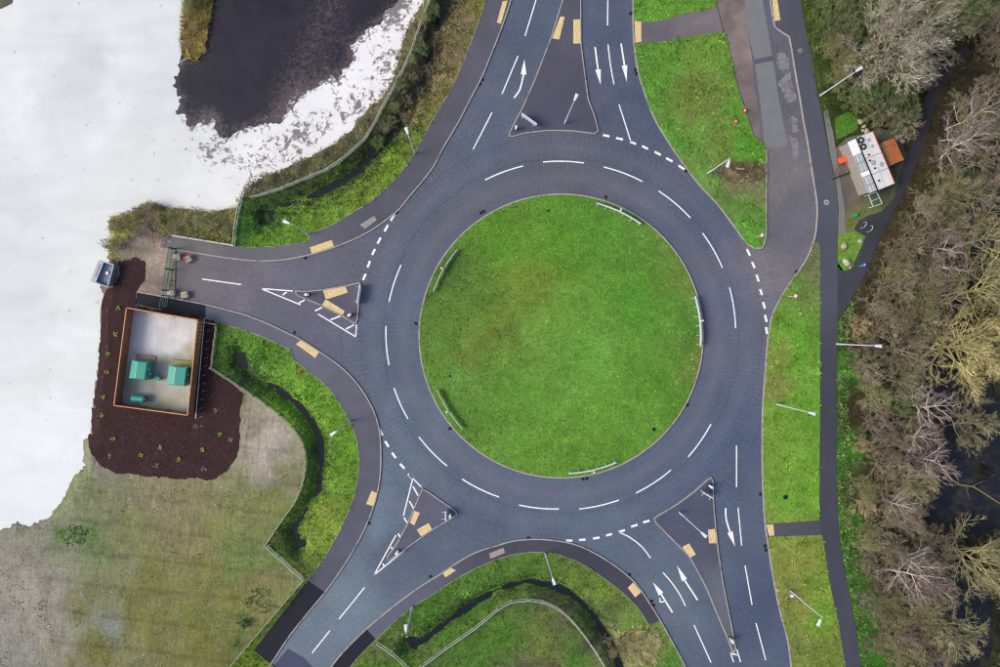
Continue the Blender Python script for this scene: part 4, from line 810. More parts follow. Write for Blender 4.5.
fence([(234,245.5),(172,235.5)], 'low pale rail along the north edge of the blocked road footway', 'fencegrey', .6, (.5,), 1.8, .14, .12)
fence([(216,327),(211,368)], 'short weathered fence between the mulch bed and the ditch verge', 'fence', .8, (.3, .65))
fence([(211,368)]+FW[2:-3]+[(282,520),(265.5,545)], 'curving weathered fence round the west ditch and waste ground', 'fence', 1.0, (.25, .95))
fence([(265.5,545),(282,560),(304,579.5)], 'short silvery fence running down to the new black tarmac', 'fencegrey', 1.0, (.25, .95))
fence(FW2, 'straight thin timber fence beside the new black tarmac at lower left', 'fence', 1.0, (.5, .95), rw=.045)
fence(FS1, 'short silvery fence stub by the south footway at the bottom edge', 'fencegrey', 1.0, (.25, .95))
fence(FS2, 'curving silvery fence on the inner side of the southern ditch', 'fencegrey', 1.0, (.25, .95))
fence([(204,322.3),(216,324.5)], 'stub of timber fence between the enclosure and the ditch verge', 'timber_cap', .9, (.4, .85))
# green gate across the road
def gate():
    a, b = P((176,249)), P((169.5,291)); L = math.dist(a, b); rz = math.atan2(b[1]-a[1], b[0]-a[0])
    r = empty('mesh_gate', ((a[0]+b[0])/2, (a[1]+b[1])/2, 0), rz, label='tall green mesh gates closing off the west road', cat='gate')
    for s, nm in ((-1, 'gate_leaf'), (1, 'gate_leaf')):
        m = MB(); x0 = .06 if s > 0 else -L/2+.08; x1 = L/2-.08 if s > 0 else -.06
        for z in (.12, 1.0, 2.0): m.bar((x0, 0, z), (x1, 0, z), .05, .05)
        for x in (x0, x1): m.bar((x, 0, .1), (x, 0, 2.02), .05, .05)
        m.build(nm, M['tealdk'], r)
        k = MB(); n = 20
        for i in range(1, n): x = x0+(x1-x0)*i/n; k.bar((x, 0, .12), (x, 0, 2.0), .014, .014)
        for i in range(1, 10): z = .12+1.88*i/10; k.bar((x0, 0, z), (x1, 0, z), .012, .012)
        k.build('mesh_infill', M['tealdk'], r, kind='stuff')
    for x in (-L/2, 0, L/2): MB().box((x, 0, 1.05), (.12, .12, 2.1)).build('post', M['tealdk'], r)
    for x in (-L/4, L/4): MB().bar((x, 0, 1.1), (x, .5, .05), .05, .05).build('drop_bolt', M['dark'], r)
    a, b = P((169,296)), P((167.2,308)); L = math.dist(a, b); rz = math.atan2(b[1]-a[1], b[0]-a[0])
    r = empty('mesh_fence_panel', ((a[0]+b[0])/2, (a[1]+b[1])/2, .1), rz, label='short green mesh fence panel across the strip of new black tarmac', cat='fence')
    m = MB()
    for z in (.12, .7, 1.3, 2.0): m.bar((-L/2, 0, z), (L/2, 0, z), .05, .05)
    m.build('rail', M['tealdk'], r); k = MB()
    for i in range(11): x = -L/2+L*i/10; k.bar((x, 0, .1), (x, 0, 2.0), .02, .02)
    k.build('mesh_infill', M['tealdk'], r, kind='stuff')
    for x in (-L/2, L/2): MB().box((x, 0, 1.0), (.1, .1, 2.0)).build('post', M['tealdk'], r)
gate()
# ---- timber enclosure with kiosks
pc = idw([(158,330,222,222,220),(178,340,222,222,220),(150,318,220,220,220),(150,320,206,206,208),(180,325,202,202,202),(150,345,204,204,208),(185,345,204,204,204),(165,335,204,203,203),(150,358,156,152,140),(186,362,162,160,112),(165,362,166,162,150),(140,385,150,150,146),(150,395,142,142,136),(135,398,164,164,164),(170,380,178,174,158),(160,400,162,160,130),(180,395,190,188,182),(175,410,188,186,180)], p=4, jit=.05, ns=1.2)
EA, EB, EC_, ED = (134.6,308.3), (199.5+4.5,320.2), (194.2,413.2), (122.3,403.6)   # pad corners on the ground
def encl():
    c = P((165,362)); r = empty('timber_enclosure', (c[0], c[1], .1), 0, label='roofless brown timber enclosure round a pale concrete pad', cat='enclosure')
    def loc(p): q = P(p); return (q[0]-c[0], q[1]-c[1])
    A, B, C_, D = loc(EA), loc(EB), loc(EC_), loc(ED)
    o = sheet('pad', [EA, EB, EC_, ED], M['concrete'], .17, spacing=.5, skirt=.25, col=pc, kind=None); o.parent = r; o.matrix_parent_inverse = Matrix.Translation((-c[0], -c[1], -.1))
    ht = 1.85
    for (a, b, nm) in ((D, A, 1), (A, B, 1), (B, C_, 1), (C_, D, 1)):
        L = math.dist(a, b); rz = math.atan2(b[1]-a[1], b[0]-a[0]); wl = empty('wall', ((a[0]+b[0])/2, (a[1]+b[1])/2, 0), rz)
        wl.parent = r; n = int(L/.145); mb = MB()
        for i in range(n):
            x = -L/2+L*(i+.5)/n; mb.box((x, random.uniform(-.006, .006)+.0, ht/2+random.uniform(-.01, .01)), (L/n-.012, .03, ht))
        o = mb.build('boards', M['timber'], wl, kind='stuff')
        m = MB()
        for z in (.3, 1.0, 1.7): m.box((0, .045, z), (L-.2, .05, .09))
        m.build('back_rail', M['timber'], wl)
        MB().box((0, 0, ht+.035), (L+.08, .11, .045)).build('capping', M['timber_cap'], wl)
        for k in range(int(L/2.4)+1): MB().box((-L/2+.1+(L-.2)*k/max(1, int(L/2.4)), -.07, ht/2), (.09, .09, ht)).build('post', M['timber'], wl)
    return r
encl()
# handrail outside the east wall
a, b = P((205.8,319)), P((197,418)); r = empty('hand_rail', (a[0], a[1], .15), math.atan2(b[1]-a[1], b[0]-a[0]), label='long silvery rail outside the east wall of the timber enclosure', cat='rail')
L = math.dist(a, b); MB().tube([(0, 0, .3), (L, 0, .3)], .05, 8).build('rail', M['steel'], r)
for k in range(7): MB().tube([(L*k/6, 0, 0), (L*k/6, 0, .3)], .035, 6).build('post', M['steel'], r)
for k, p in enumerate([(209,331),(208.3,341),(207.5,349),(206.7,358),(206,366),(205.3,375),(204.7,383),(203.8,391),(202.8,399),(201.7,408),(201,417),(202,426)]):
    x, y = P(p); rr = empty('timber_peg', (x, y, .15), .18+k*.03, label=('first second third fourth fifth sixth seventh eighth ninth tenth eleventh twelfth'.split()[k])+' small pale peg from the north in the row east of the enclosure', cat='peg', group='pegs beside the enclosure')
    MB().box((0, 0, .05), (.42, .045, .09)).build('peg', M['timber_cap'], rr)
# kiosks
def kiosk(q, ht, lab, slope=.35):
    """q: pad corners a (top-left), b (top-right), c (bottom-right), d (bottom-left) seen at roof height"""
    A, B, C2, D = [P(p, ht) for p in q]; c = ((A[0]+C2[0])/2, (A[1]+C2[1])/2); r = empty('green_kiosk', (c[0], c[1], .28), 0, label=lab, cat='kiosk')
    l3 = lambda p, z: (p[0]-c[0], p[1]-c[1], z)
    MB().hexa([l3(D, 0), l3(C2, 0), l3(B, 0), l3(A, 0)], [l3(D, ht-.5), l3(C2, ht-.5), l3(B, ht-.5), l3(A, ht-.5)]).build('body', M['teal'], r)
    e = lambda p: (c[0]+(p[0]-c[0])*1.05, c[1]+(p[1]-c[1])*1.05)
    A, B, C2, D = e(A), e(B), e(C2), e(D); mx = lambda p, q_, t: (p[0]+(q_[0]-p[0])*t, p[1]+(q_[1]-p[1])*t)
    M1, M2 = mx(A, B, slope+.08), mx(D, C2, slope+.08); k1, k2 = mx(A, B, .96), mx(D, C2, .96)
    i1, i2 = mx(M1, M2, .06), mx(M2, M1, .06); j1, j2 = mx(k1, k2, .06), mx(k2, k1, .06)
    mb = MB(); b0 = [l3(D, ht-.5), l3(C2, ht-.5), l3(B, ht-.5), l3(A, ht-.5), l3(i2, ht-.02), l3(j2, ht-.06), l3(j1, ht-.06), l3(i1, ht-.02)]
    mb.v = b0; mb.f = [(3,2,1,0), (0,1,5,4), (1,2,6,5), (2,3,7,6), (3,0,4,7), (4,5,6,7)]; mb.build('roof', M['teal'], r, bevel=.015)
    x = (B[0]+C2[0])/2-c[0]; y = (B[1]+C2[1])/2-c[1]; rz = math.atan2(B[1]-C2[1], B[0]-C2[0])-PI/2
    MB().box((x-.02, y, (ht-.55)/2), (.03, 1.2, ht-.75), rz).build('door', M['teal'], r, bevel=.008)
    MB().box((x+.03, y+.22, ht-.62), (.07, .22, .22), rz).build('vent', M['whiteplastic'], r)
    MB().box((x+.03, y-.35, ht-1.0), (.05, .08, .5), rz).build('notice', M['whiteplastic'], r)
    return r
kiosk([(131.5,360.2),(148,362),(145.5,380.3),(128.3,378)], 1.9, 'teal green kiosk with a pale sloping roof on the west side of the pad')
kiosk([(168.5,365.8),(187.5,367.5),(185,386),(166.2,384)], 1.9, 'teal green kiosk on the east side of the pad beside the wall')
for pl, m in (([(137.2,353.5),(157,356.5),(156,362.5),(136.6,360.5)], 'oldwood'), ([(174,359),(194.5,361.5),(194,367.5),(174,366)], 'mossy')):
    x_, y_ = P(pl[0]); r = empty('plinth_slab', (x_, y_, .272), 0, label=('grey-brown' if m == 'oldwood' else 'mossy olive')+' slab behind the '+('west' if m == 'oldwood' else 'east')+' green kiosk', cat='slab'); q = [(P(p)[0]-x_, P(p)[1]-y_) for p in pl]; MB().hexa([(*p, 0) for p in q[::-1]], [(*p, .02) for p in q[::-1]]).build('slab', M[m+'_w'], r)
def small_box(p, sx, sy, h_, lab, nm, rz=-.12, round_=False):
    r = empty(nm, W3(p, .28), rz, label=lab, cat='cabinet')
    if round_:
        V = []; mb = MB(); n = 10
        mb.tube([(-sx/2, 0, h_*.55), (sx/2, 0, h_*.55)], h_*.45, 14).build('tank', M['teal'], r, smooth=False)
        MB().box((0, 0, .08), (sx*.8, sy*.8, .16)).build('cradle', M['tealdk'], r)
    else: MB().box((0, 0, h_/2), (sx, sy, h_)).build('body', M['teal'], r, bevel=.03); MB().box((0, 0, h_+.02), (sx*1.1, sy*1.1, .05)).build('lid', M['teal'], r)
    MB().box((sx*.53, 0, h_*.7), (.1, .2, .2)).build('valve_box', M['whiteplastic'], r)
small_box((160,378), .5, .42, .6, 'small teal green cabinet between the two kiosks', 'small_cabinet')
small_box((141.5,398), 1.35, .75, .95, 'low rounded teal green tank cabinet at the south end of the pad', 'tank_cabinet', -.1, True)
for p, wd, lab in (((147.5,355.5), 19, 'dark drain channel across the pad above the west kiosk'), ((184,360.6), 20, 'dark drain channel across the pad above the east kiosk')):
    r = empty('drain_channel', W3(p, .275), -.13, label=lab, cat='drain'); MB().box((0, 0, 0), (wd/S, .12, .02)).build('grating', M['dark'], r)
# skip on the shore
def skip():
    q = [P(p, 1.1) for p in [(99.5,260.5),(114,264.5),(107.8,287.5),(91.5,281)]]; c = (sum(p[0] for p in q)/4, sum(p[1] for p in q)/4)
    r = empty('open_skip', (c[0], c[1], -.2), 0, label='open blue-grey metal skip with a white side panel at the lagoon edge', cat='skip')
    l3 = lambda p, z, k=1: ((p[0]-c[0])*k, (p[1]-c[1])*k, z)
    A, B, C2, D = q; T = 1.3
    MB().hexa([l3(D, .1, .8), l3(C2, .1, .8), l3(B, .1, .8), l3(A, .1, .8)], [l3(D, .75, .9), l3(C2, .75, .9), l3(B, .75, .9), l3(A, .75, .9)]).build('floor', M['skip'], r)
    for a, b in ((A, B), (B, C2), (C2, D), (D, A)):
        MB().hexa([l3(a, .1, .8), l3(b, .1, .8), l3(b, .1, .76), l3(a, .1, .76)], [l3(a, T, 1), l3(b, T, 1), l3(b, T, .95), l3(a, T, .95)]).build('side', M['skip'], r)
        MB().bar(l3(a, T+.03, .98), l3(b, T+.03, .98), .13, .08).build('rim', M['skiplight'], r)
    dx, dy = (B[0]-A[0])*.30, (B[1]-A[1])*.30
    A2 = (A[0]+dx, A[1]+dy); D2 = (D[0]+dx, D[1]+dy)
    pn = MB().hexa([l3(D, T+.22, 1.0), l3(D2, T-.02, .97), l3(A2, T-.02, .97), l3(A, T+.22, 1.0)], [l3(D, T+.26, 1.0), l3(D2, T+.02, .97), l3(A2, T+.02, .97), l3(A, T+.26, 1.0)]).build('side_panel', M['sheetwhite'], r)
    for k in range(7):
        t = .18+.09*k; p0 = (A[0]+(D[0]-A[0])*t+dx*.5, A[1]+(D[1]-A[1])*t+dy*.5); MB().box(l3(p0, T+.16), (.18, .09, .03), .95).build('red_print', M['litterpink'], r)
    MB().box((.25, .05, .85), (.3, .36, .25), .3).build('white_box', M['whiteplastic'], r)
skip()
# ---- shed yard
def roofbox(q, z0, ht, m, mw, name, lab, cat, rib=None, over=0):
    Q = [P(p, ht) for p in q]; c = (sum(p[0] for p in Q)/4, sum(p[1] for p in Q)/4); r = empty(name, (c[0], c[1], z0), 0, label=lab, cat=cat)
    l3 = lambda p, z, k=1: ((p[0]-c[0])*k, (p[1]-c[1])*k, z)
    A, B, C2, D = Q
    MB().hexa([l3(D, 0, .96), l3(C2, 0, .96), l3(B, 0, .96), l3(A, 0, .96)], [l3(D, ht-.1, .96), l3(C2, ht-.1, .96), l3(B, ht-.1, .96), l3(A, ht-.1, .96)]).build('wall', M[mw], r)
    return r, l3, Q
def lerp(a, b, t): return (a[0]+(b[0]-a[0])*t, a[1]+(b[1]-a[1])*t)
def cell(Q, u0, u1, v0, v1):
    A, B, C2, D = Q; f = lambda u, v: lerp(lerp(A, B, u), lerp(D, C2, u), v); return [f(u0, v0), f(u1, v0), f(u1, v1), f(u0, v1)]
def shed():
    q = [(855.8,138),(872.5,131.6),(894.3,183.5),(877.5,190.4)]
    r, l3, Q = roofbox(q, .1, 2.4, 'sheet', 'wallgrey', 'white_shed', 'long flat-roofed white shed with tyres on its stained roof', 'shed')
    for i, (v0, v1) in enumerate(((0, .40), (.41, .70), (.71, 1))):
        for (u0, u1) in ((0, .49), (.50, 1)):
            cc = cell(Q, u0+.005, u1-.005, v0, v1); z = 2.32+.008*i
            MB().hexa([l3(cc[3], z), l3(cc[2], z), l3(cc[1], z), l3(cc[0], z)], [l3(cc[3], z+.06), l3(cc[2], z+.06), l3(cc[1], z+.06), l3(cc[0], z+.06)]).build('roof_panel', M['sheet'], r)
    MB().bar(l3(Q[1], 2.36), l3(Q[2], 2.36), .09, .14).build('red_trim', M['redtrim'], r)
    MB().bar(l3(Q[0], 2.36), l3(Q[3], 2.36), .07, .14).build('gutter', M['dark'], r)
    for u, v in ((.28, .36), (.2, .46), (.3, .62), (.25, .85)):
        p = cell(Q, u, u, v, v)[0]; MB().lathe(l3(p, 2.38), [(.11, 0), (.09, .12)], 8).build('roof_vent', M['rubber'], r)
    for u, v, s_ in ((.62, .12, .22), (.66, .24, .2), (.35, .52, .3), (.75, .6, .28)):
        p = cell(Q, u, u, v, v)[0]; MB().lathe(l3(p, 2.385), [(s_, 0), (s_*.9, .03)], 14).build('roof_patch', M['sheetgrey'], r)
    q2 = [(847.2,142.2),(855.2,138.4),(876.8,190.6),(868.4,193.8)]
    r, l3, Q2 = roofbox(q2, .1, 2.15, 'sheetgrey', 'wallgrey', 'lean_to', 'narrow grey and white panelled lean-to on the road side of the white shed', 'shed')
    for i, (v0, v1, mk) in enumerate(((0, .28, 'sheetwhite'), (.28, .43, 'sheetgrey'), (.43, .60, 'sheetgrey'), (.60, .69, 'sheetwhite'), (.69, .86, 'sheetgrey'), (.86, 1, 'sheetgrey'))):
        cc = cell(Q2, 0, 1, v0+.004, v1-.004); z = 2.08+.012*(i % 2)
        MB().hexa([l3(cc[3], z), l3(cc[2], z+.1), l3(cc[1], z+.1), l3(cc[0], z)], [l3(cc[3], z+.05), l3(cc[2], z+.15), l3(cc[1], z+.15), l3(cc[0], z+.05)]).build('roof_panel', M[mk], r)
        if mk == 'sheetgrey':
            for u in (.33, .66):
                a, b = cell(Q2, u, u, v0+.01, v1-.01)[0], cell(Q2, u, u, v0+.01, v1-.01)[3]; MB().bar(l3(a, z+.1), l3(b, z+.1), .04, .05).build('rib', M['sheetwhite'], r)
    q3 = [(882.6,142),(893.9,138),(903.8,160),(891.6,165)]
    r, l3, Q3 = roofbox(q3, .1, 1.9, 'rust', 'wallgrey', 'rusty_shed', 'small shed with an orange-brown rusty roof behind the white shed', 'shed')
    for i in range(4):
        cc = cell(Q3, 0, 1, i/4+.004, (i+1)/4-.004); z = 1.82+.008*(i % 2)
        MB().hexa([l3(cc[3], z), l3(cc[2], z), l3(cc[1], z), l3(cc[0], z)], [l3(cc[3], z+.04), l3(cc[2], z+.04), l3(cc[1], z+.04), l3(cc[0], z+.04)]).build('roof_panel', M['rust'], r)
    s4 = [P(p, 1.6) for p in [(878.4,144.4),(882.8,142.4),(891.8,165.2),(887.8,166.6)]]; c = r.location
    g3 = lambda p, z: (p[0]-c.x, p[1]-c.y, z)
    MB().hexa([g3(s4[3], 1.2), g3(s4[2], 1.75), g3(s4[1], 1.75), g3(s4[0], 1.2)], [g3(s4[3], 1.25), g3(s4[2], 1.8), g3(s4[1], 1.8), g3(s4[0], 1.25)]).build('mossy_slope', M['mossy'], r)
shed()
for p, lab in (((861,140), 'black tyre lying on the shed roof, upper of the pair'), ((863.3,146.6), 'black tyre lying on the shed roof, lower of the pair')):
    x, y = P(p, 2.6); r = empty('tyre', (x, y, 2.5), 0, label=lab, cat='tyre', group='tyres on the shed roof'); mb = MB(); n = 20
    pts = []; 
    for k in range(n):
        a = 2*PI*k/n
        for j in range(6): t = 2*PI*j/6; rr = .26+.095*math.cos(t); mb.v.append((rr*math.cos(a), rr*math.sin(a), .08+.085*math.sin(t)))
    for k in range(n):
        for j in range(6): mb.f.append((k*6+j, k*6+(j+1) % 6, ((k+1) % n)*6+(j+1) % 6, ((k+1) % n)*6+j))
    mb.build('tread', M['rubber'], r, smooth=True)
r = empty('orange_box', W3((840,161), .15), .35, label='bright orange lidded box beside the shed yard', cat='box')
MB().hexa([(-.3,-.26,0),(.3,-.26,0),(.3,.26,0),(-.3,.26,0)], [(-.36,-.32,.6),(.36,-.32,.6),(.36,.32,.6),(-.36,.32,.6)]).build('body', M['orange'], r, bevel=.03)
MB().box((0, 0, .63), (.76, .68, .06)).build('lid', M['orange'], r, bevel=.02)
# board ramp
A, B, C2, D = [P(p, .3) for p in [(836,168.5),(850,162.5),(850,172.5),(832,179)]]; r = empty('board_ramp', (A[0], A[1], .15), 0, label='weathered board ramp from the footway into the shed yard', cat='ramp')
for k in range(7):
    a, b = lerp(A, B, k/7+.01), lerp(A, B, (k+1)/7-.01); c_, d = lerp(D, C2, (k+1)/7-.01), lerp(D, C2, k/7+.01); z = .2+.01*(k % 3)
    f = lambda p, zz: (p[0]-A[0], p[1]-A[1], zz)
    MB().hexa([f(d, z), f(c_, z), f(b, z), f(a, z)], [f(d, z+.05), f(c_, z+.05), f(b, z+.05), f(a, z+.05)]).build('board', M['oldwood'], r)
MB().bar(f(D, .2), f(C2, .2), .08, .25).build('edge_beam', M['dark'], r)
# open frame
F4 = [P(p, 1.0) for p in [(868.2,194.9),(876.3,192.3),(881.9,203.7),(872.7,206.8)]]; c = F4[0]; r = empty('metal_frame', (c[0], c[1], .12), 0, label='open white metal frame on legs at the south end of the white shed', cat='frame')
f = lambda p, zz: (p[0]-c[0], p[1]-c[1], zz)
for i in range(4): MB().bar(f(F4[i], .95), f(F4[(i+1) % 4], .95), .07, .06).build('top_bar', M['steel'], r); MB().bar(f(F4[i], 0), f(F4[i], .93), .06, .06).build('leg', M['steel'], r)
MB().bar(f(lerp(F4[0], F4[3], .55), .96), f(lerp(F4[1], F4[2], .5), .96), .06, .05).build('cross_bar', M['steel'], r)
r = empty('teal_drum', W3((853,215.6), .13), 0, label='teal drum in the yellow grass south of the shed yard', cat='drum')
MB().lathe((0, 0, 0), [(.2, 0), (.21, .02), (.2, .2), (.215, .22), (.2, .24), (.2, .5), (.19, .52)], 16).build('shell', M['teal'], r); MB().lathe((.07, .05, .52), [(.03, 0), (.03, .03)], 8).build('cap', M['whiteplastic'], r)
# blue path sign by the wedge, hoops on the path
r = empty('path_sign', W3((859.5,266), .14), .4, label='small blue and white round path sign on a short post beside the grass wedge', cat='sign')
MB().tube([(0, 0, 0), (0, 0, .85)], .04, 8).build('post', M['steel'], r); MB().lathe((0, 0, .85), [(.25, 0), (.25, .04), (.1, .1)], 16).build('cap', M['blue'], r); MB().box((.04, .06, .95), (.18, .12, .05), .5).build('white_symbol', M['whiteplastic'], r)
for p, lab in (((860.5,226.5), 'bent steel hoop barrier on the woodland path, the one nearer the shed'), ((866.8,230.2), 'bent steel hoop barrier on the woodland path, the one nearer the wood')):
    r = empty('hoop_barrier', W3(p, .14), .75, label=lab, cat='barrier', group='hoop barriers on the woodland path')
    MB().tube([(-.32, -.05, 0), (-.32, -.05, .75), (-.2, -.07, .9), (.1, -.02, .95), (.28, .12, .95), (.34, .2, .8), (.34, .2, 0)], .035, 8).build('tube', M['steel'], r, smooth=True)
    MB().box((-.32, -.05, .02), (.14, .14, .03)).build('foot_plate', M['dark'], r); MB().box((.34, .2, .02), (.14, .14, .03)).build('foot_plate', M['dark'], r)
# faded plank in the bramble patch
r = empty('fallen_plank', W3((739,169.5), .35), -.05, label='faded pink plank lying on the bramble patch', cat='plank'); MB().box((0, 0, 0), (.95, .12, .04)).build('board', M['litterpink'], r)
# ------------------------------------------------------------------ vegetation
def tufts(name, poly, dens, colf, h=(.06, .14), wd=.035, blades=5, spread=.06, lean=.7, zfun=None, zoff=.1, where=None, label=None, bright=1.35, jit=.3, worldpts=False, cat='grass', seed=0, hmul=None):
    rg = np.random.default_rng(100+seed)
    a = np.array([tuple(p) for p in (poly if worldpts else [P(p) for p in poly])]); x0, y0 = a.min(0); x1, y1 = a.max(0)
    x0, x1, y0, y1 = max(x0, -62), min(x1, 62), max(y0, -43), min(y1, 43)
    n = int((x1-x0)*(y1-y0)*dens); x = rg.uniform(x0, x1, n); y = rg.uniform(y0, y1, n); k = inpoly(x, y, a); x = x[k]; y = y[k]
    if where is not None: k = rg.random(len(x)) < where(x, y); x = x[k]; y = y[k]
    n = len(x); 
    if n == 0: return
    z = (zfun(x, y) if zfun else np.zeros(n))+zoff
    c = colf(x, y)*bright*(1+rg.uniform(-jit, jit, (n, 1)))*(.66+.68*vnoise(x, y, .32, 77)[:, None])*(.8+.4*vnoise(x, y, .9, 78)[:, None])*(1+rg.uniform(-.06, .06, (n, 3)))
    B = blades; hh = rg.uniform(*h, n)
    if hmul is not None: hh = hh*hmul(x, y)
    az = rg.uniform(0, 2*PI, (n, B)); r = rg.uniform(0, spread, (n, B))*(hh[:, None]/np.mean(h)); L = hh[:, None]*rg.uniform(.6, 1.1, (n, B)); tl = rg.uniform(.25, lean, (n, B))*L
    bx = x[:, None]+r*np.cos(az); by = y[:, None]+r*np.sin(az); pa = az+rg.uniform(-.6, .6, (n, B)); w_ = wd*rg.uniform(.6, 1.3, (n, B))*(hh[:, None]/np.mean(h))
    V = np.empty((n, B, 3, 3), np.float32)
    V[:, :, 0, 0] = bx-w_*np.sin(pa); V[:, :, 0, 1] = by+w_*np.cos(pa); V[:, :, 0, 2] = z[:, None]
    V[:, :, 1, 0] = bx+w_*np.sin(pa); V[:, :, 1, 1] = by-w_*np.cos(pa); V[:, :, 1, 2] = z[:, None]
    V[:, :, 2, 0] = bx+tl*np.cos(pa); V[:, :, 2, 1] = by+tl*np.sin(pa); V[:, :, 2, 2] = z[:, None]+np.sqrt(np.maximum(L**2-tl**2, .0004))
    me = mesh_np(name, V.reshape(-1, 3), np.arange(n*B*3).reshape(-1, 3)); cc = np.repeat(c, B*3, 0)
    set_col(me, cc); o = link(name, me, M['blade'], kind='stuff')
    return tag(o, label, cat)
tot = 0
tufts('mown_grass', ring(140.5), 30, isl_c, (.05, .10), .06, 5, .08, 1.0, domez, -.01, label='short mown grass covering the round island', bright=1.5, jit=.3, seed=1)
tufts('clover_clumps', ring(140), 4, lambda x, y: isl_c(x, y)*np.array((1.15, 1.18, 1.35)), (.06, .12), .08, 7, .12, 1.3, domez, -.01, lambda x, y: np.clip(fbm(x, y, 3, 33)*2.4-.5, .1, 1), label='paler coarse clumps in the island turf', bright=1.35, jit=.35, seed=31)
for i_, (k_, f_) in enumerate((('NE2', v_ne), ('E', v_e), ('E2', v_e), ('NW', v_c), ('SW', v_sw), ('S', v_s))):
    tufts('weed_clumps', verge_polys[k_], 3.5, (lambda f__: lambda x, y: f__(x, y)*np.array((1.2, 1.2, 1.45)))(f_), (.09, .2), .09, 8, .16, 1.3, zf, .1, (lambda kk: lambda x, y: np.clip(fbm(x, y, 3, 33)*2.4-.5, .1, 1)*(zf(x, y) > -.45))(k_), label=('paler clumps in the verge by the service road', 'paler clumps in the long east verge', 'paler clumps in the south-east verge', 'paler clumps in the north-west verge', 'paler clumps in the west verge', 'paler clumps in the southern verge')[i_], bright=1.12, jit=.35, seed=32+i_)
nd = lambda k, r_: (lambda x, y: dist_pl(x, y, DW[k]) > r_)
tufts('verge_grass', vNW, 20, v_c, (.10, .26), .05, 5, .12, 1.0, zf, .1, lambda x, y: (dist_pl(x, y, DW['NW']) > .42)*1.0, 'rough grass on the north-west verge and ditch banks', seed=2, hmul=lambda x, y: .5+fbm(x, y, 1.2, 4)*1.2)
tufts('verge_grass', vSW, 20, v_sw, (.10, .24), .05, 5, .12, 1.0, zf, .1, lambda x, y: (dist_pl(x, y, DW['SW']) > .36)*1.0, 'rough grass on the west verge and ditch banks', seed=3, hmul=lambda x, y: .5+fbm(x, y, 1.2, 4)*1.2)
tufts('verge_grass', vS, 18, v_s, (.08, .20), .05, 5, .12, 1.0, zf, .1, lambda x, y: (dist_pl(x, y, DW['S']) > .36)*1.0, 'rough grass round the southern ditch', seed=4, hmul=lambda x, y: .4+fbm(x, y, 1.2, 4)*1.3)
for i, k in enumerate(('NE1', 'NE2')): tufts('verge_grass', verge_polys[k], 20, v_ne, (.07, .18), .06, 5, .12, 1.0, None, .1, None, ('grass of the small verge at the top', 'clumpy grass of the verge beside the service road')[i], seed=5+i, hmul=lambda x, y: .4+vnoise(x, y, .5, 4)*1.3)
for i, k in enumerate(('E', 'E2')): tufts('verge_grass', verge_polys[k], 22, v_e, (.06, .15), .055, 5, .10, 1.0, None, .1, None, ('yellow-green grass of the long east verge', 'yellowish grass of the south-east verge')[i], seed=7+i, hmul=lambda x, y: .5+vnoise(x, y, .5, 4)*1.1)
tufts('verge_grass', wedge, 22, wg_c, (.07, .14), .05, 5, .1, 1.0, None, .12, None, 'grass of the wedge between footway and woodland path', seed=9)
tufts('verge_grass', patchg+[(870,215)], 22, wg_c, (.07, .14), .05, 5, .1, 1.0, None, .11, None, 'grass round the shed yard', seed=10) if False else None
tufts('verge_grass', patchg, 22, idw([(845,125,80,128,44),(855,130,92,130,60)]), (.07, .14), .05, 5, .1, 1.0, None, .11, None, 'bright grass patch north of the shed yard', seed=10)
tufts('yard_grass', [(846,233),(852,226),(862,215),(880,210),(892,197),(898,180),(893,184),(880,205),(870,208),(858,212),(846,222)], 22, yard_c, (.07, .14), .05, 5, .1, 1.0, None, .11, None, 'yellow grass at the south end of the shed yard', seed=12)
# bank scrub and reeds along the lagoon
bank = [p for p in SHORER if 335 > p[1] and p[0] > 101]
bankpoly = [p for p in SHORER if p[1] < 250 and p[0] > 100]+[(112,262),(145,262),(165,249),(160,237),(172,235),(234,246)]+FC[::-1]
def not_yard(x, y): return np.where(inpoly(x, y, [P(p) for p in [(116,258),(140,236),(160,247),(170,249),(170,300),(100,320)]]), .05, 1.0)
tufts('bank_reeds', bankpoly, 24, w_c, (.2, .55), .035, 5, .16, .9, zf, .08, not_yard, 'tangled olive and tan reeds along the lagoon bank', bright=1.9, jit=.5, seed=13, cat='reeds', hmul=lambda x, y: .3+fbm(x, y, 1.0, 41)**1.2*1.6)
tufts('bank_reeds', [P(p) for p in [(110,255),(106,240),(110,218),(125,212),(142,205),(157,202),(172,208),(190,208),(212,211),(232,207),(236,222),(234,244),(172,234),(160,245),(146,243),(130,245),(118,255)]], 14, lambda x, y: w_c(x, y)*np.array((1.25, 1.15, 1.5)), (.22, .6), .03, 9, .26, 1.0, zf, .08, not_yard, 'tall olive reed clumps on the promontory north of the gate', bright=2.0, jit=.5, seed=14, worldpts=True, cat='reeds', hmul=lambda x, y: .2+fbm(x, y, 1.3, 43)*1.5)
tufts('spit_reeds', spit, 60, spit_c, (.3, .8), .04, 6, .2, .9, None, -.35, None, 'tan and green reeds on the spit in the lagoon', bright=2.3, jit=.5, seed=15, cat='reeds')
def tan_c(x, y):
    t = fbm(x, y, .8, 51)[:, None]; return np.array(C(128, 108, 84))*(1-t)+np.array(C(196, 176, 134))*t
def tan_w(x, y):
    d = dist_pl(x, y, [P(p) for p in [(470,-5),(458,20),(450,45),(438,70),(425,92),(413,112),(402,132)]]); return (np.exp(-(d/.9)**2)*np.clip(fbm(x, y, 1.2, 52)*2.2-.5, 0, 1))
tufts('dead_grass', vNW, 30, tan_c, (.15, .4), .035, 6, .15, 1.0, zf, .1, tan_w, 'pale dead grass strip along the north-west verge', bright=1.15, jit=.35, seed=16)
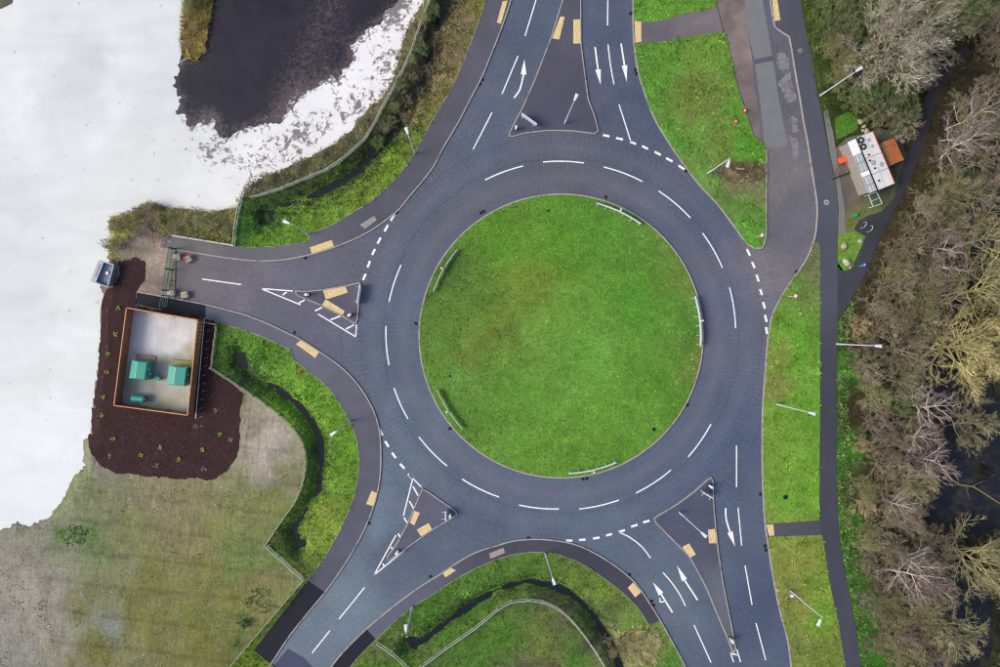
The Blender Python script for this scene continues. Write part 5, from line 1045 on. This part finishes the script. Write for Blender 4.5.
def dk_c(x, y):
    t = fbm(x, y, .9, 55)[:, None]; return np.array(C(44, 60, 30))*(1-t)+np.array(C(92, 100, 66))*t
def dk_w(x, y):
    d = dist_pl(x, y, DW['NW']); return (d > .3)*np.exp(-(d/1.5)**2)*np.clip((y-8)/12, .15, 1)
tufts('ditch_scrub', vNW, 34, dk_c, (.2, .5), .04, 6, .15, 1.0, zf, .1, dk_w, 'dark tangled growth in the north-west ditch', bright=1.2, jit=.5, seed=17, cat='scrub')
def dk_w2(k): return lambda x, y: (dist_pl(x, y, DW[k]) > .26)*np.exp(-(dist_pl(x, y, DW[k])/1.0)**2)*.8
def dk_c2(x, y):
    t = fbm(x, y, .9, 57)[:, None]; return np.array(C(40, 66, 30))*(1-t)+np.array(C(96, 124, 62))*t
tufts('ditch_weeds', vSW, 26, dk_c2, (.12, .32), .05, 5, .12, 1.0, zf, .1, dk_w2('SW'), 'dark green weeds along the west ditch', bright=1.2, jit=.4, seed=18)
tufts('ditch_weeds', vS, 26, dk_c2, (.12, .32), .05, 5, .12, 1.0, zf, .1, dk_w2('S'), 'dark green weeds along the southern ditch', bright=1.2, jit=.4, seed=19)
def blob(p, r_): c = P(p); return [(c[0]+r_*math.cos(t)*(1+.18*math.sin(3*t+p[0])), c[1]+r_*math.sin(t)*(1+.15*math.cos(2*t))) for t in [2*PI*i/24 for i in range(24)]]
def pale_c(x, y):
    t = fbm(x, y, .5, 61)[:, None]; return np.array(C(150, 146, 96))*(1-t)+np.array(C(204, 196, 150))*t
o = tufts('reed_clump', blob((640,645), 2.1), 60, pale_c, (.4, .9), .045, 6, .25, 1.0, zf, .1, None, None, bright=1.1, jit=.35, seed=20, worldpts=True); del o['kind']; tag(o, 'big pale straw-coloured reed clump beside the south carriageway', 'reeds')
o = tufts('bramble_patch', [P(p) for p in [(716,168),(724,164),(745,163),(764,166),(765,175),(760,181),(745,183),(728,181),(718,176)]], 70, lambda x, y: (lambda t: np.array(C(84, 72, 56))*(1-t)+np.array(C(166, 150, 118))*t)(fbm(x, y, .6, 62)[:, None]), (.15, .45), .035, 6, .2, 1.0, None, .1, None, None, bright=1.1, jit=.5, seed=21, worldpts=True); del o['kind']; tag(o, 'brown bramble patch across the verge beside the service road', 'brambles')
fl_w = lambda x, y: np.clip(fbm(x, y, 2.2, 63)*3-1.2, 0, 1)*.7
tufts('field_moss', [(0,540),(60,505),(90,475),(230,480),(290,470),(290,520),(262,545),(300,580),(225,667),(0,667)], 16, w_c, (.03, .09), .04, 4, .08, 1.0, zf, .1, fl_w, 'thin mossy growth over the waste ground', bright=1.2, jit=.4, seed=22)
gr_c = lambda x, y: np.tile(np.array(C(88, 118, 66)), (len(x), 1))
for p, r_, lab in (((75,535), 1.5, 'green weed patch on the waste ground beside the shore'), ((262,600), 1.6, 'bright green weed patch near the black tarmac fence'), ((243,618), .8, 'small leafy weed cluster left of the tarmac fence'), ((238,645), .7, 'green weed cluster at the lower end of the tarmac fence')):
    o = tufts('weed_patch', blob(p, r_), 30, gr_c, (.06, .2), .05, 5, .12, 1.0, zf, .1, lambda x, y: fbm(x, y, .8, 5)*1.2, None, bright=1.1, jit=.4, seed=int(p[0]), worldpts=True); del o['kind']; tag(o, lab, 'weeds', kind='stuff')
# low growth over the woodland floor
wf = PEr[8:]+[(1010,692),(1010,-10),(800,-10)]
path_w = [P(p) for p in diag]; yard_w = [P(p) for p in yard+[(837,112)]]
def wood_w(x, y):
    k = ~inpoly(x, y, path_w) & ~inpoly(x, y, yard_w) & ~inpoly(x, y, [P(p) for p in wedge]) & ~inpoly(x, y, [P(p) for p in patchg]) & (zf(x, y) > -.6)
    k &= x > np.interp(y, [P((0, 692))[1], P((0, 667))[1], P((0, 537))[1], P((0, 320))[1], P((0, 262))[1], P((0, 180))[1], P((0, 0))[1], P((0, -10))[1]], [P((865, 0))[0], P((862, 0))[0], P((840, 0))[0], P((838.5, 0))[0], P((846, 0))[0], P((846, 0))[0], P((801, 0))[0], P((799, 0))[0]])
    return k*(.35+.65*vnoise(x, y, .9, 71))
woodbox = [(798,-12),(1015,-12),(1015,692),(838,692),(838,300),(838,180)]
tufts('undergrowth', woodbox, 20, wd_c, (.10, .34), .04, 6, .2, 1.2, zf, .08, wood_w, 'brown and olive brambles and dead stems over the woodland floor', bright=1.25, jit=.8, seed=23, cat='undergrowth')
gs = [(838,318),(844,312),(853,298),(860,284),(852,312),(847,330),(847.5,400),(849,480),(852,545),(860,600),(869,650),(875,692),(864,692),(861,667),(855,625),(847.5,587),(839,537),(836.5,500),(836.8,400)]
tufts('green_weeds', gs, 40, lambda x, y: (lambda t: np.array(C(70, 100, 50))*(1-t)+np.array(C(116, 144, 84))*t)(vnoise(x, y, .35, 72)[:, None]), (.1, .3), .07, 5, .15, 1.2, None, .08, lambda x, y: .5+.5*vnoise(x, y, .5, 3), 'bright green nettles edging the east footpath', bright=1.3, jit=.3, seed=24, cat='weeds')
tufts('green_weeds', [(800,0),(808,0),(815,60),(824,100),(830,125),(826,128),(818,98),(806,40)], 30, lambda x, y: np.tile(np.array(C(96, 110, 48)), (len(x), 1)), (.1, .3), .06, 5, .15, 1.2, None, .08, None, 'yellow-green weeds edging the footway at the wood', bright=1.0, jit=.4, seed=25, cat='weeds')
# litter stones
def pebbles(name, poly, dens, col, s_, lab, where=None, seed=0, zfun=zf):
    rg = np.random.default_rng(seed); a = np.array([P(p) for p in poly]); x0, y0 = a.min(0); x1, y1 = a.max(0); n = int((x1-x0)*(y1-y0)*dens)
    x = rg.uniform(x0, x1, n); y = rg.uniform(y0, y1, n); k = inpoly(x, y, a); x = x[k]; y = y[k]
    if where is not None: k = rg.random(len(x)) < where(x, y); x = x[k]; y = y[k]
    n = len(x); z = zfun(x, y)+.11; s2 = rg.uniform(*s_, n); az = rg.uniform(0, 2*PI, n)
    o = np.array([(1,0,0),(0,1,0),(-1,0,0),(0,-1,0),(0,0,.8)]); V = np.empty((n, 5, 3))
    for i in range(5):
        u = o[i, 0]*s2*rg.uniform(.6, 1.2, n); v = o[i, 1]*s2*rg.uniform(.6, 1.2, n)
        V[:, i, 0] = x+u*np.cos(az)-v*np.sin(az); V[:, i, 1] = y+u*np.sin(az)+v*np.cos(az); V[:, i, 2] = z+o[i, 2]*s2
    b = (np.arange(n)*5)[:, None]; F = np.concatenate([b+np.array([[0, 1, 4]]), b+np.array([[1, 2, 4]]), b+np.array([[2, 3, 4]]), b+np.array([[3, 0, 4]])], 0)
    me = mesh_np(name, V.reshape(-1, 3), F); set_col(me, np.repeat(np.array(col)*rg.uniform(.6, 1.2, (n, 1)), 5, 0)); return link(name, me, M['soil'], kind='stuff', label=lab, cat='stones')
pebbles('stones', [(0,535),(60,505),(90,475),(230,480),(290,480),(262,545),(300,580),(225,667),(0,667)], .7, C(196, 190, 180), (.03, .09), 'small pale stones scattered over the waste ground', seed=3)
pebbles('stones', [(0,590),(45,600),(60,667),(0,667)], 8, C(120, 116, 112), (.04, .14), 'grey rubble in the churned corner of the waste ground', lambda x, y: np.clip(fbm(x, y, 1.5, 9)*4-2, 0, 1), seed=4)
pebbles('bark_chips', mul, 26, C(150, 122, 114), (.025, .075), 'pale bark chips over the mulch bed', seed=5)
for i_, (k_, t_) in enumerate((('NE2', 'verge by the service road'), ('E', 'long east verge'), ('E2', 'south-east verge'), ('NW', 'north-west verge'), ('SW', 'west verge'), ('S', 'southern verge'))):
    pebbles('litter', verge_polys[k_], .45, C(232, 232, 232), (.025, .065), 'tiny white scraps of litter on the '+t_, lambda x, y: (zf(x, y) > -.4)*1.0, seed=60+i_, zfun=lambda x, y: zf(x, y)+.08)
pebbles('litter', ring(138), .12, C(226, 224, 220), (.025, .06), 'tiny white scraps of litter on the island turf', seed=70, zfun=domez)
# plants in the mulch bed
MB_leaf = None
def leafplant(p, lab, r_=.3, dead=False, k=0):
    mb = MB(); rr = random.Random(k+5); z0 = .15
    for i in range(16 if not dead else 10):
        a = rr.uniform(0, 2*PI); L = r_*rr.uniform(.6, 1.15); u = Vector((math.cos(a), math.sin(a), 0)); v = Vector((-u.y, u.x, 0)); w_ = .06 if not dead else .018
        up = rr.uniform(.25, .8); b = len(mb.v)
        mb.v += [tuple(u*.02), tuple(u*L*.5+v*w_+Vector((0, 0, L*up*.8))), tuple(u*L+Vector((0, 0, L*up*.7))), tuple(u*L*.5-v*w_+Vector((0, 0, L*up*.8)))]
        mb.f.append((b, b+1, b+2, b+3))
    r = empty('small_shrub', W3(p, z0), 0, label=lab, cat='plant', group='young plants in the mulch bed')
    mb.build('leaves', M['leaf_lime'] if not dead else M['frost'], r); MB().tube([(0, 0, -.03), (.01, 0, r_*.5)], [.015, .008], 5).build('stem', M['frost'], r)
M['logmoss'] = mat('mossy_log', C(140, 130, 92), .95, ((3, .25),)); M['leaf_lime'] = mat('lime_leaves', C(132, 156, 66), .7, ((8, .2),), objrand=.15); M['leaf_green'] = mat('shrub_leaves', None, .6, ((3, .15),), world=True, objrand=.12, spec=.3)
for i, (p, lab) in enumerate([((119,308.5),'lime green young plant nearest the skip in the mulch bed'),((117,334),'lime green young plant left of the enclosure, second from the top'),((109,354),'lime green young plant left of the enclosure level with the west kiosk roof'),((108,372),'lime green young plant left of the enclosure level with the kiosk foot'),((104.5,396.5),'lime green young plant left of the low tank cabinet'),((102.5,415),'lime green young plant left of the south-west enclosure corner'),((114,439),'lime green young plant at the lower left of the mulch bed'),((142,455),'lime green young plant below the enclosure, left of centre'),((161,447),'dull green young plant below the middle of the enclosure'),((179,459),'lime green young plant lowest of those below the enclosure'),((203,449.5),'lime green young plant at the lower right of the mulch bed'),((220.5,434),'brightest green young plant at the right side of the mulch bed')]): leafplant(p, lab, .34, False, i)
for i, (p, lab) in enumerate([((110,456),'bleached dead plant at the lower left edge of the mulch bed'),((157,465),'bleached dead plant at the bottom of the mulch bed, below the enclosure'),((205,469),'bleached dead plant at the bottom right of the mulch bed'),((216,411),'bleached dead plant right of the enclosure corner'),((231,439),'bleached dead plant at the far right of the mulch bed'),((196,426),'pale scattered twigs just below the enclosure corner')]): leafplant(p, lab, .42, True, i+40)
# ---- trees
def prisms(P0, P1, R0, R1):
    n = len(P0); d = P1-P0; L = np.linalg.norm(d, axis=1, keepdims=True)+1e-9; d = d/L
    ref = np.where(np.abs(d[:, 2:3]) > .9, np.array([[1., 0, 0]]), np.array([[0, 0, 1.]])); u = np.cross(d, ref); u /= np.linalg.norm(u, axis=1, keepdims=True)+1e-9; v = np.cross(d, u)
    V = np.empty((n, 6, 3))
    for k in range(3):
        a = 2*PI*k/3; q = u*math.cos(a)+v*math.sin(a); V[:, k] = P0+q*R0[:, None]; V[:, 3+k] = P1+q*R1[:, None]
    b = (np.arange(n)*6)[:, None]; F = np.concatenate([b+np.array([[k, (k+1) % 3, 3+(k+1) % 3, 3+k]]) for k in range(3)], 0)
    return V.reshape(-1, 3), F
def grow(rg, start, dirs, length, r0, K, up, wob):
    """vectorised branches -> points (n,K+1,3) and radii"""
    n = len(start); pts = np.empty((n, K+1, 3)); pts[:, 0] = start; d = dirs.copy(); st = (length/K)[:, None]
    for k in range(K):
        d = d+rg.normal(0, wob, (n, 3))+np.array([0, 0, up]); d /= np.linalg.norm(d, axis=1, keepdims=True); pts[:, k+1] = pts[:, k]+d*st
    rad = r0[:, None]*np.linspace(1, .35, K+1)[None]; return pts, rad
def spawn(rg, pts, rad, num, tmin, ang, lf, length, rf):
    n, K1, _ = pts.shape; idx = np.repeat(np.arange(n), num); m = len(idx); t = rg.uniform(tmin, .98, m)*(K1-1); i = np.minimum(t.astype(int), K1-2); f = (t-i)[:, None]
    s = pts[idx, i]*(1-f)+pts[idx, i+1]*f; d = pts[idx, i+1]-pts[idx, i]; d /= np.linalg.norm(d, axis=1, keepdims=True)+1e-9
    rv = rg.normal(0, 1, (m, 3)); pr = np.cross(d, rv); pr /= np.linalg.norm(pr, axis=1, keepdims=True)+1e-9
    a = rg.uniform(ang*.6, ang*1.35, m)[:, None]; nd_ = d*np.cos(a)+pr*np.sin(a)
    ln = length[idx]*lf*rg.uniform(.6, 1.2, m)*(1.15-.5*t/(K1-1)); r = (rad[idx, i])*rf
    return s, nd_, ln, r
def segs(pts, rad):
    n, K1, _ = pts.shape; return pts[:, :-1].reshape(-1, 3), pts[:, 1:].reshape(-1, 3), rad[:, :-1].ravel(), rad[:, 1:].ravel()
def tree_meshes(seed, ht, spread, limbs, n2, n3, n4, rt, droop=0, low=.2, twr=.008, l2=.55, l3=.5, l4=.55, leaves=0, lsize=.07, leafcol=None, white2=False, r2=.6, r1=.62):
    """returns trunk mesh (trunk + limbs) and crown mesh (branches, twigs, leaves)"""
    rg = np.random.default_rng(seed)
    tp, tr = grow(rg, np.zeros((1, 3)), np.array([[rg.normal(0, .05), rg.normal(0, .05), 1.]]), np.array([ht*.72]), np.array([rt]), 6, .05, .07)
    tt = np.linspace(low, .97, limbs)*6; ii = np.minimum(tt.astype(int), 5); s = tp[0, ii]*(1-(tt-ii)[:, None])+tp[0, ii+1]*(tt-ii)[:, None]; r = tr[0, ii]*r1
    aa = np.arange(limbs)*2.39996+rg.normal(0, .15, limbs); el = np.linspace(.18, 1.05, limbs)+rg.normal(0, .08, limbs); d = np.stack([np.cos(aa)*np.cos(el), np.sin(aa)*np.cos(el), np.sin(el)], 1)
    ln = spread*rg.uniform(.85, 1.1, limbs)
    lp_, lr = grow(rg, s, d, ln, r, 5, .10-droop, .09)
    s, d, ln2, r = spawn(rg, lp_, lr, n2, .2, .65, l2, ln, r2); bp, br = grow(rg, s, d, ln2, np.maximum(r, .012), 4, .06-droop, .11)
    s, d, ln3, r = spawn(rg, bp, br, n3, .15, .6, l3, ln2, .62); cp, cr = grow(rg, s, d, ln3, np.maximum(r, twr*1.3), 3, .04-droop, .13)
    s, d, ln4, r = spawn(rg, cp, cr, n4, .1, .55, l4, ln3, .7); wp, wr = grow(rg, s, d, ln4, np.full(len(s), twr), 2, .02-droop, .15)
    A = [np.concatenate(q) for q in zip(*([segs(tp, tr), segs(lp_, lr)]+([segs(bp, br)] if white2 else [])))]; V, F = prisms(*A); trunk = mesh_np('trunk', V, F)
    A = [np.concatenate(q) for q in zip(*(([] if white2 else [segs(bp, br)])+[segs(cp, cr), segs(wp, wr)]))]; V, F = prisms(*A)
    crown = mesh_np('crown', V, F); lf = None
    tv = np.repeat(np.clip(np.exp(rg.normal(-.16, .58, len(A[0]))), .22, 2.1), 6); at = crown.attributes.new('tw', 'FLOAT', 'POINT'); at.data.foreach_set('value', tv.astype(np.float32))  # random tone per twig segment; highlights and contrast painted into the bark colour
    at = trunk.attributes.new('tw', 'FLOAT', 'POINT'); at.data.foreach_set('value', np.ones(len(trunk.vertices), np.float32))
    if leaves:
        src = np.concatenate([wp.reshape(-1, 3), cp.reshape(-1, 3)]); q = src[rg.integers(0, len(src), leaves)]+rg.normal(0, .08, (leaves, 3)); q[:, 2] = np.maximum(q[:, 2], .05)
        a = rg.normal(0, 1, (leaves, 3)); a[:, 2] *= .4; a /= np.linalg.norm(a, axis=1, keepdims=True); b = np.cross(a, rg.normal(0, 1, (leaves, 3))*np.array([.4, .4, .1])+np.array([0, 0, 1.])); b /= np.linalg.norm(b, axis=1, keepdims=True)+1e-9
        L = lsize*rg.uniform(.6, 1.3, leaves)[:, None]; V = np.stack([q-a*L, q+b*L*.55, q+a*L, q-b*L*.55], 1).reshape(-1, 3)
        lf = mesh_np('leaves', V, np.arange(leaves*4).reshape(-1, 4)); c = np.array(leafcol)*rg.uniform(.55, 1.35, (leaves, 1)); set_col(lf, np.repeat(c, 4, 0))
    return trunk, crown, lf
def bark(name, c1, c2, sp=.12): return mat(name, C(*c1), .9, ((2.5, .12),), spots=[(C(*c2), .45, .42, .62, 2)], objrand=sp, world=True, spec=.1, extra=lambda g, co, c: g.mul(c, g.n('ShaderNodeAttribute', attribute_name='tw').outputs['Fac']))
BK = {'grey': bark('grey_bark', (190,184,166), (150,146,126)), 'olive': bark('olive_mossy_bark', (182,178,136), (142,138,106)), 'yellow': bark('yellow_willow_bark', (226,214,156), (192,178,124)),
      'white': bark('white_birch_bark', (240,234,228), (222,212,204), .06), 'plum': bark('plum_twigs', (160,142,136), (134,118,112)), 'brown': bark('brown_twigs', (164,154,132), (130,120,100)), 'tan': bark('tan_twigs', (198,180,144), (164,146,116))}
# name: (meshes, trunk bark, crown bark)
PR = {}
def proto(k, tb, cb, **a): PR[k] = (tree_meshes(**a), tb, cb)
proto('great', 'grey', 'grey', seed=1, ht=7.5, spread=6.0, limbs=30, n2=10, n3=7, n4=6, rt=.26, low=.08, twr=0.0149, l2=.5, l3=.48, l4=.6)
proto('greatO', 'olive', 'olive', seed=2, ht=6.5, spread=4.2, limbs=15, n2=8, n3=7, n4=6, rt=.18, low=.1, twr=0.0138)
proto('willow', 'yellow', 'yellow', seed=3, ht=7.5, spread=5.6, limbs=17, n2=9, n3=7, n4=6, rt=.26, low=.08, twr=0.0149)
proto('willow2', 'yellow', 'olive', seed=13, ht=7.0, spread=4.6, limbs=14, n2=8, n3=7, n4=6, rt=.24, low=.08, twr=0.0149, white2=True)
proto('birch', 'white', 'plum', seed=4, ht=9.5, spread=2.6, limbs=12, n2=6, n3=6, n4=6, rt=.13, low=.3, twr=0.0103, l2=.55, l3=.6, white2=True, r2=.62, r1=.6)
proto('birch2', 'white', 'plum', seed=14, ht=8.5, spread=3.0, limbs=10, n2=6, n3=6, n4=6, rt=.12, low=.25, twr=0.0103, l2=.5, l3=.6, white2=True, r2=.62, r1=.66)
proto('ash', 'grey', 'brown', seed=5, ht=6.0, spread=2.7, limbs=13, n2=7, n3=6, n4=4, rt=.10, low=.15, twr=0.0126)
proto('plum', 'plum', 'plum', seed=6, ht=5.5, spread=2.6, limbs=13, n2=7, n3=6, n4=5, rt=.08, low=.15, twr=0.0115)
proto('scrubB', 'grey', 'brown', seed=7, ht=2.6, spread=1.5, limbs=18, n2=7, n3=6, n4=3, rt=.05, low=.03, twr=0.0115, l2=.6)
proto('scrubT', 'tan', 'tan', seed=8, ht=2.2, spread=1.4, limbs=18, n2=7, n3=6, n4=3, rt=.05, low=.03, twr=0.0115, l2=.6)
proto('scrubO', 'olive', 'olive', seed=9, ht=2.8, spread=1.6, limbs=18, n2=7, n3=5, n4=3, rt=.05, low=.03, twr=0.0115, l2=.6, leaves=1500, lsize=.05, leafcol=C(128,134,84))
proto('ivy', 'brown', 'olive', seed=10, ht=3.2, spread=1.7, limbs=16, n2=7, n3=6, n4=3, rt=.07, low=.05, twr=0.0103, leaves=5200, lsize=.06, leafcol=C(92,112,64))
proto('green', 'brown', 'olive', seed=12, ht=1.4, spread=1.1, limbs=14, n2=6, n3=5, n4=3, rt=.03, low=.05, twr=0.0080, leaves=5000, lsize=.06, leafcol=C(88,116,66))
NAMES = {'great': ('spreading_tree', 'tree'), 'greatO': ('spreading_tree', 'tree'), 'willow': ('willow_tree', 'tree'), 'willow2': ('willow_tree', 'tree'), 'birch': ('birch_tree', 'tree'), 'birch2': ('birch_tree', 'tree'), 'ash': ('bare_tree', 'tree'), 'plum': ('bare_tree', 'tree'),
         'scrubB': ('scrub_bush', 'bush'), 'scrubT': ('scrub_bush', 'bush'), 'scrubO': ('scrub_bush', 'bush'), 'ivy': ('ivy_bush', 'bush'), 'green': ('green_bush', 'bush')}
TK = {}
def plant(kind, p, z_at, lab, group, sc=1.0, rz=None, tilt=None):
    (t, c, lf), tb, cb = PR[kind]; x, y = P(p, z_at); z = float(zf(np.array([x]), np.array([y]))[0])+.05
    nm, cat = NAMES[kind]; r = empty(nm, (x, y, z), random.uniform(0, 6.28) if rz is None else rz, label=lab, cat=cat, group=group); r.scale = (sc, sc, sc*random.uniform(.9, 1.1))
    if tilt: r.rotation_euler = (tilt[0], tilt[1], 0 if rz is None else rz)
    for me, nm2, bk in ((t, 'trunk', tb), (c, 'crown', cb), (lf, 'leaves', None)):
        if me is None: continue
        if not me.materials: me.materials.append(BK[bk] if bk else M['leaf_green'])
        o = bpy.data.objects.new(nm2, me); COL.objects.link(o); o.parent = r
    TK.setdefault(kind, []).append((x, y)); return r
big = []
def T(kind, p, z_at, lab, group=None, sc=1.0, **k): big.append((P(p, z_at), {'great': 4.2, 'greatO': 2.6, 'willow': 3.2, 'willow2': 2.8}.get(kind, .8)*sc)); plant(kind, p, z_at, lab, group, sc, **k)
T('great', (893,42), 5, 'great spreading leafless grey tree above the shed at the top of the wood', sc=1.0)
T('willow', (972,352), 5, 'large yellow-green willow over the stream, right of the east footpath lamp', sc=1.0)
T('willow2', (992,292), 5, 'yellow-green willow on the right edge, above the large willow', sc=.95)
T('willow2', (1000,240), 5, 'pale yellow willow on the right edge by the dark pool', sc=.9)
T('willow2', (985,560), 5, 'olive-yellow willow at the lower right with its limbs over the dark stream', sc=.95)
T('greatO', (955,640), 5, 'olive mossy tree in the lower right corner of the wood', sc=.95)
T('greatO', (925,490), 5, 'grey-olive tree with fine twigs beside the stream, below the birch cluster', sc=.75)
T('greatO', (960,15), 5, 'yellow-olive tree at the top edge, right of the great grey tree', sc=.8)
T('greatO', (985,120), 5, 'olive tree at the right edge above the pale birches', sc=.8)
T('greatO', (980,430), 4, 'grey-green tree low on the right edge below the large willow', sc=.8)
T('greatO', (957,196), 4, 'brown-olive tree below the pale birches at the upper right', sc=.7)
for p, k, sc, lab in (((900,404),'birch',.95,'white-stemmed birch below the east footpath lamp, leaning over the stream'),((897,455),'birch2',1.0,'forked white birch in the middle of the plum coloured thicket'),((889,550),'birch',1.05,'tall white birch, upper of the two large ones at the lower right'),((882,568),'birch2',1.1,'widest white birch, lower of the two large ones at the lower right'),
    ((883,500),'birch2',.8,'small white birch between the thicket and the lower birches'),((893,432),'birch',.75,'thin pale birch just above the forked birch'),((945,130),'birch',.9,'white birch at the upper right, topmost of the pale stems'),((940,141),'birch2',.85,'white birch at the upper right, second pale stem'),((944,151),'birch',.85,'white birch at the upper right, third pale stem'),((938,160),'birch2',.8,'white birch at the upper right, lowest pale stem'),
    ((922,246),'birch2',.8,'pale birch left of the dark pool in the upper right wood'),((924,268),'birch',.8,'white birch left of the dark pool with a bare stem')):
    T(k, p, 0, lab, None, sc)
r = empty('fallen_log', (*P((968,486)), -.5), 0, label='mossy fallen trunk lying across the dark stream', cat='log')
a_, b_ = P((938,468)), P((1003,505)); c_ = P((968,486)); MB().tube([(a_[0]-c_[0], a_[1]-c_[1], .45), (-.8, .1, .1), (.9, -.15, .05), (b_[0]-c_[0], b_[1]-c_[1], .3)], [.13, .11, .09, .05], 7).build('trunk', M['logmoss'], r)
for t_, q_ in ((.3, (-1.4, 1.4, .5)), (.6, (1.9, .6, .5)), (.5, (.2, -1.5, .4))): MB().tube([(-2+4*t_, .9-1.8*t_, .15), q_], [.04, .012], 5).build('branch', M['logmoss'], r)
# the thicket, filled in between
POOLZ = lambda x, y: float(zf(np.array([x]), np.array([y]))[0])
GROUPS = {'scrubB': ('leafless brown scrub bush', 'brown scrub bushes in the thicket'), 'scrubT': ('tan twiggy bush', 'tan scrub bushes in the thicket'), 'scrubO': ('olive leafy scrub bush', 'olive scrub bushes in the thicket'),
          'ivy': ('green ivy-leaved bush', 'ivy bushes in the wood'), 'green': ('low fresh green bush', 'green bushes at the wood edge'), 'ash': ('bare grey-brown tree', 'bare brown trees in the wood'), 'plum': ('bare plum-tinted tree', 'plum tinted trees in the wood')}
def fill(kind_f, poly, n, dmin, z_at=0, seed=0, smin=.8, smax=1.2):
    rr = random.Random(seed); a = np.array([P(p, z_at) for p in poly]); x0, y0 = a.min(0); x1, y1 = a.max(0); got = []; tries = 0
    while len(got) < n and tries < n*60:
        tries += 1; x = rr.uniform(x0, x1); y = rr.uniform(y0, y1)
        if not inpoly(np.array([x]), np.array([y]), a)[0]: continue
        if any((x-u)**2+(y-v)**2 < dmin**2 for u, v in got): continue
        if inpoly(np.array([x]), np.array([y]), path_w)[0] or inpoly(np.array([x]), np.array([y]), yard_w)[0] or dist_pl(np.array([x]), np.array([y]), path_w+[path_w[0]])[0] < (1.9 if 60 < 333.5-y*S < 215 else 1.0): continue
        k = kind_f(x*S+500, 333.5-y*S, rr)
        if k is None: continue
        if k in ('ash', 'plum') and (any(math.dist((x, y), b) < r_ for b, r_ in big) or POOLZ(x, y) < -.5): continue
        if k in ('scrubB', 'scrubT', 'scrubO', 'ivy', 'green') and POOLZ(x, y) < -.75: continue
        got.append((x, y)); px, py = x*S+500, 333.5-y*S
        row = [(28, 'at the top edge of the wood'), (62, 'above the footway lamp'), (115, 'above the white shed'), (215, 'beside the white shed'), (290, 'near the boulder wedge'), (370, 'by the wood-side lamp'), (450, 'opposite the mid-verge lamp'), (540, 'opposite the crossing path'), (610, 'opposite the lowest verge lamp'), (900, 'at the bottom edge')]
        rw = next(t for lim, t in row if py < lim); cl = 'footpath side' if px < 885 else ('mid wood' if px < 925 else 'stream side')
        plant(k, (px, py), 0, GROUPS[k][0]+' '+rw+', '+cl, GROUPS[k][1], rr.uniform(smin, smax))
def kf(px, py, rr):
    v = float(vnoise(px, py, 30, 5)); t = rr.random()
    if py < 118: return 'ivy' if t < .45 else ('scrubB' if t < .7 else 'scrubO')
    if px > 912 and 370 < py < 530: return None
    if px > 930: return rr.choice(['scrubB', 'scrubO', 'scrubO', 'green'])
    if rr.random() < .07: return 'ivy'
    if v < .35: return 'scrubT' if t < .6 else 'scrubB'
    if v < .6: return 'scrubB' if t < .75 else 'scrubO'
    return 'scrubO' if t < .5 else 'scrubB'
fill(kf, [(852,315),(872,270),(890,225),(915,180),(1000,170),(1000,700),(885,700),(868,640),(856,560),(853,480),(852,400)], 100, 1.55, 0, 1)
fill(kf, [(818,-5),(985,-5),(985,60),(940,110),(912,135),(860,112),(832,90),(822,50)], 60, 1.3, 0, 2)
fill(lambda px, py, rr: 'ivy' if rr.random() < .6 else 'green', [(862,106),(900,100),(912,125),(905,140),(880,127),(868,124)], 9, .9, 0, 3, .6, .85)
fill(lambda px, py, rr: 'green', [(903,170),(912,178),(905,200),(925,165),(935,110),(941,80),(950,70),(935,150),(918,190)], 12, 1.0, 0, 4, .6, .9)
def kt(px, py, rr):
    if px > 908 and 375 < py < 530: return None
    return 'plum' if (py > 380 and px < 940 and rr.random() < .75) or (100 < py < 180 and px > 930 and rr.random() < .6) else 'ash'
fill(kt, [(868,290),(900,220),(930,190),(1000,190),(1000,700),(905,700),(880,600),(868,500),(866,400)], 38, 2.7, 0, 5, .75, 1.05)
fill(kt, [(930,70),(1000,-5),(1000,190),(935,180)], 14, 2.4, 0, 6, .7, 1.0)
# small scrub clumps on the lagoon bank, in the ditches and on the promontory
BS = [((424,22),'scrubO'),((419,38),'scrubB'),((421,52),'ivy'),((412,62),'scrubO'),((414,78),'scrubB'),((403,88),'ivy'),((407,102),'scrubB'),((396,108),'scrubO'),((393,122),'ivy'),((384,128),'scrubB'),((378,142),'ivy'),((434,12),'ivy'),((429,68),'scrubB'),((420,92),'scrubB'),((404,118),'scrubB'),
      ((114,246),'scrubO'),((117,228),'scrubO'),((128,222),'scrubB'),((140,214),'scrubT'),((152,208),'scrubO'),((159,219),'scrubT'),((172,216),'scrubO'),((186,220),'scrubT'),((202,222),'scrubO'),((216,226),'scrubT'),((228,232),'scrubO'),((146,228),'scrubB'),((176,228),'scrubT'),((250,189),'scrubB'),((270,180),'scrubO'),((297,169),'scrubB'),((322,156),'scrubO'),((345,142),'scrubB'),((362,124),'scrubO'),
      ((246,622),'green'),((612,652),'scrubO'),((607,640),'scrubB'),((190,8),'scrubO'),((197,28),'scrubT'),((188,45),'scrubT')]
for i, (p, k) in enumerate(BS):
    zone = 'on the bank above the north-west ditch' if p[0] > 370 and p[0] < 440 and p[1] < 200 else ('on the promontory north of the gate' if 100 < p[0] < 235 and p[1] > 200 and p[1] < 260 else ('along the lagoon shore outside the fence' if 240 < p[0] < 370 and p[1] < 200 else ('beside the fence of the new black tarmac' if p[1] > 580 and p[0] < 300 else ('in the southern ditch' if p[1] > 580 else 'on the reed spit in the lagoon'))))
    nbr = 'small '+{'scrubB': 'brown twiggy', 'scrubT': 'tan twiggy', 'scrubO': 'olive leafy', 'ivy': 'dark green', 'green': 'fresh green'}[k]+' clump '+zone
    r = plant(k, p, 0, nbr, 'scrub clumps '+zone, random.Random(i).uniform(.38, .6))
    if p[1] < 60 and p[0] < 210: r.location.z = -.4
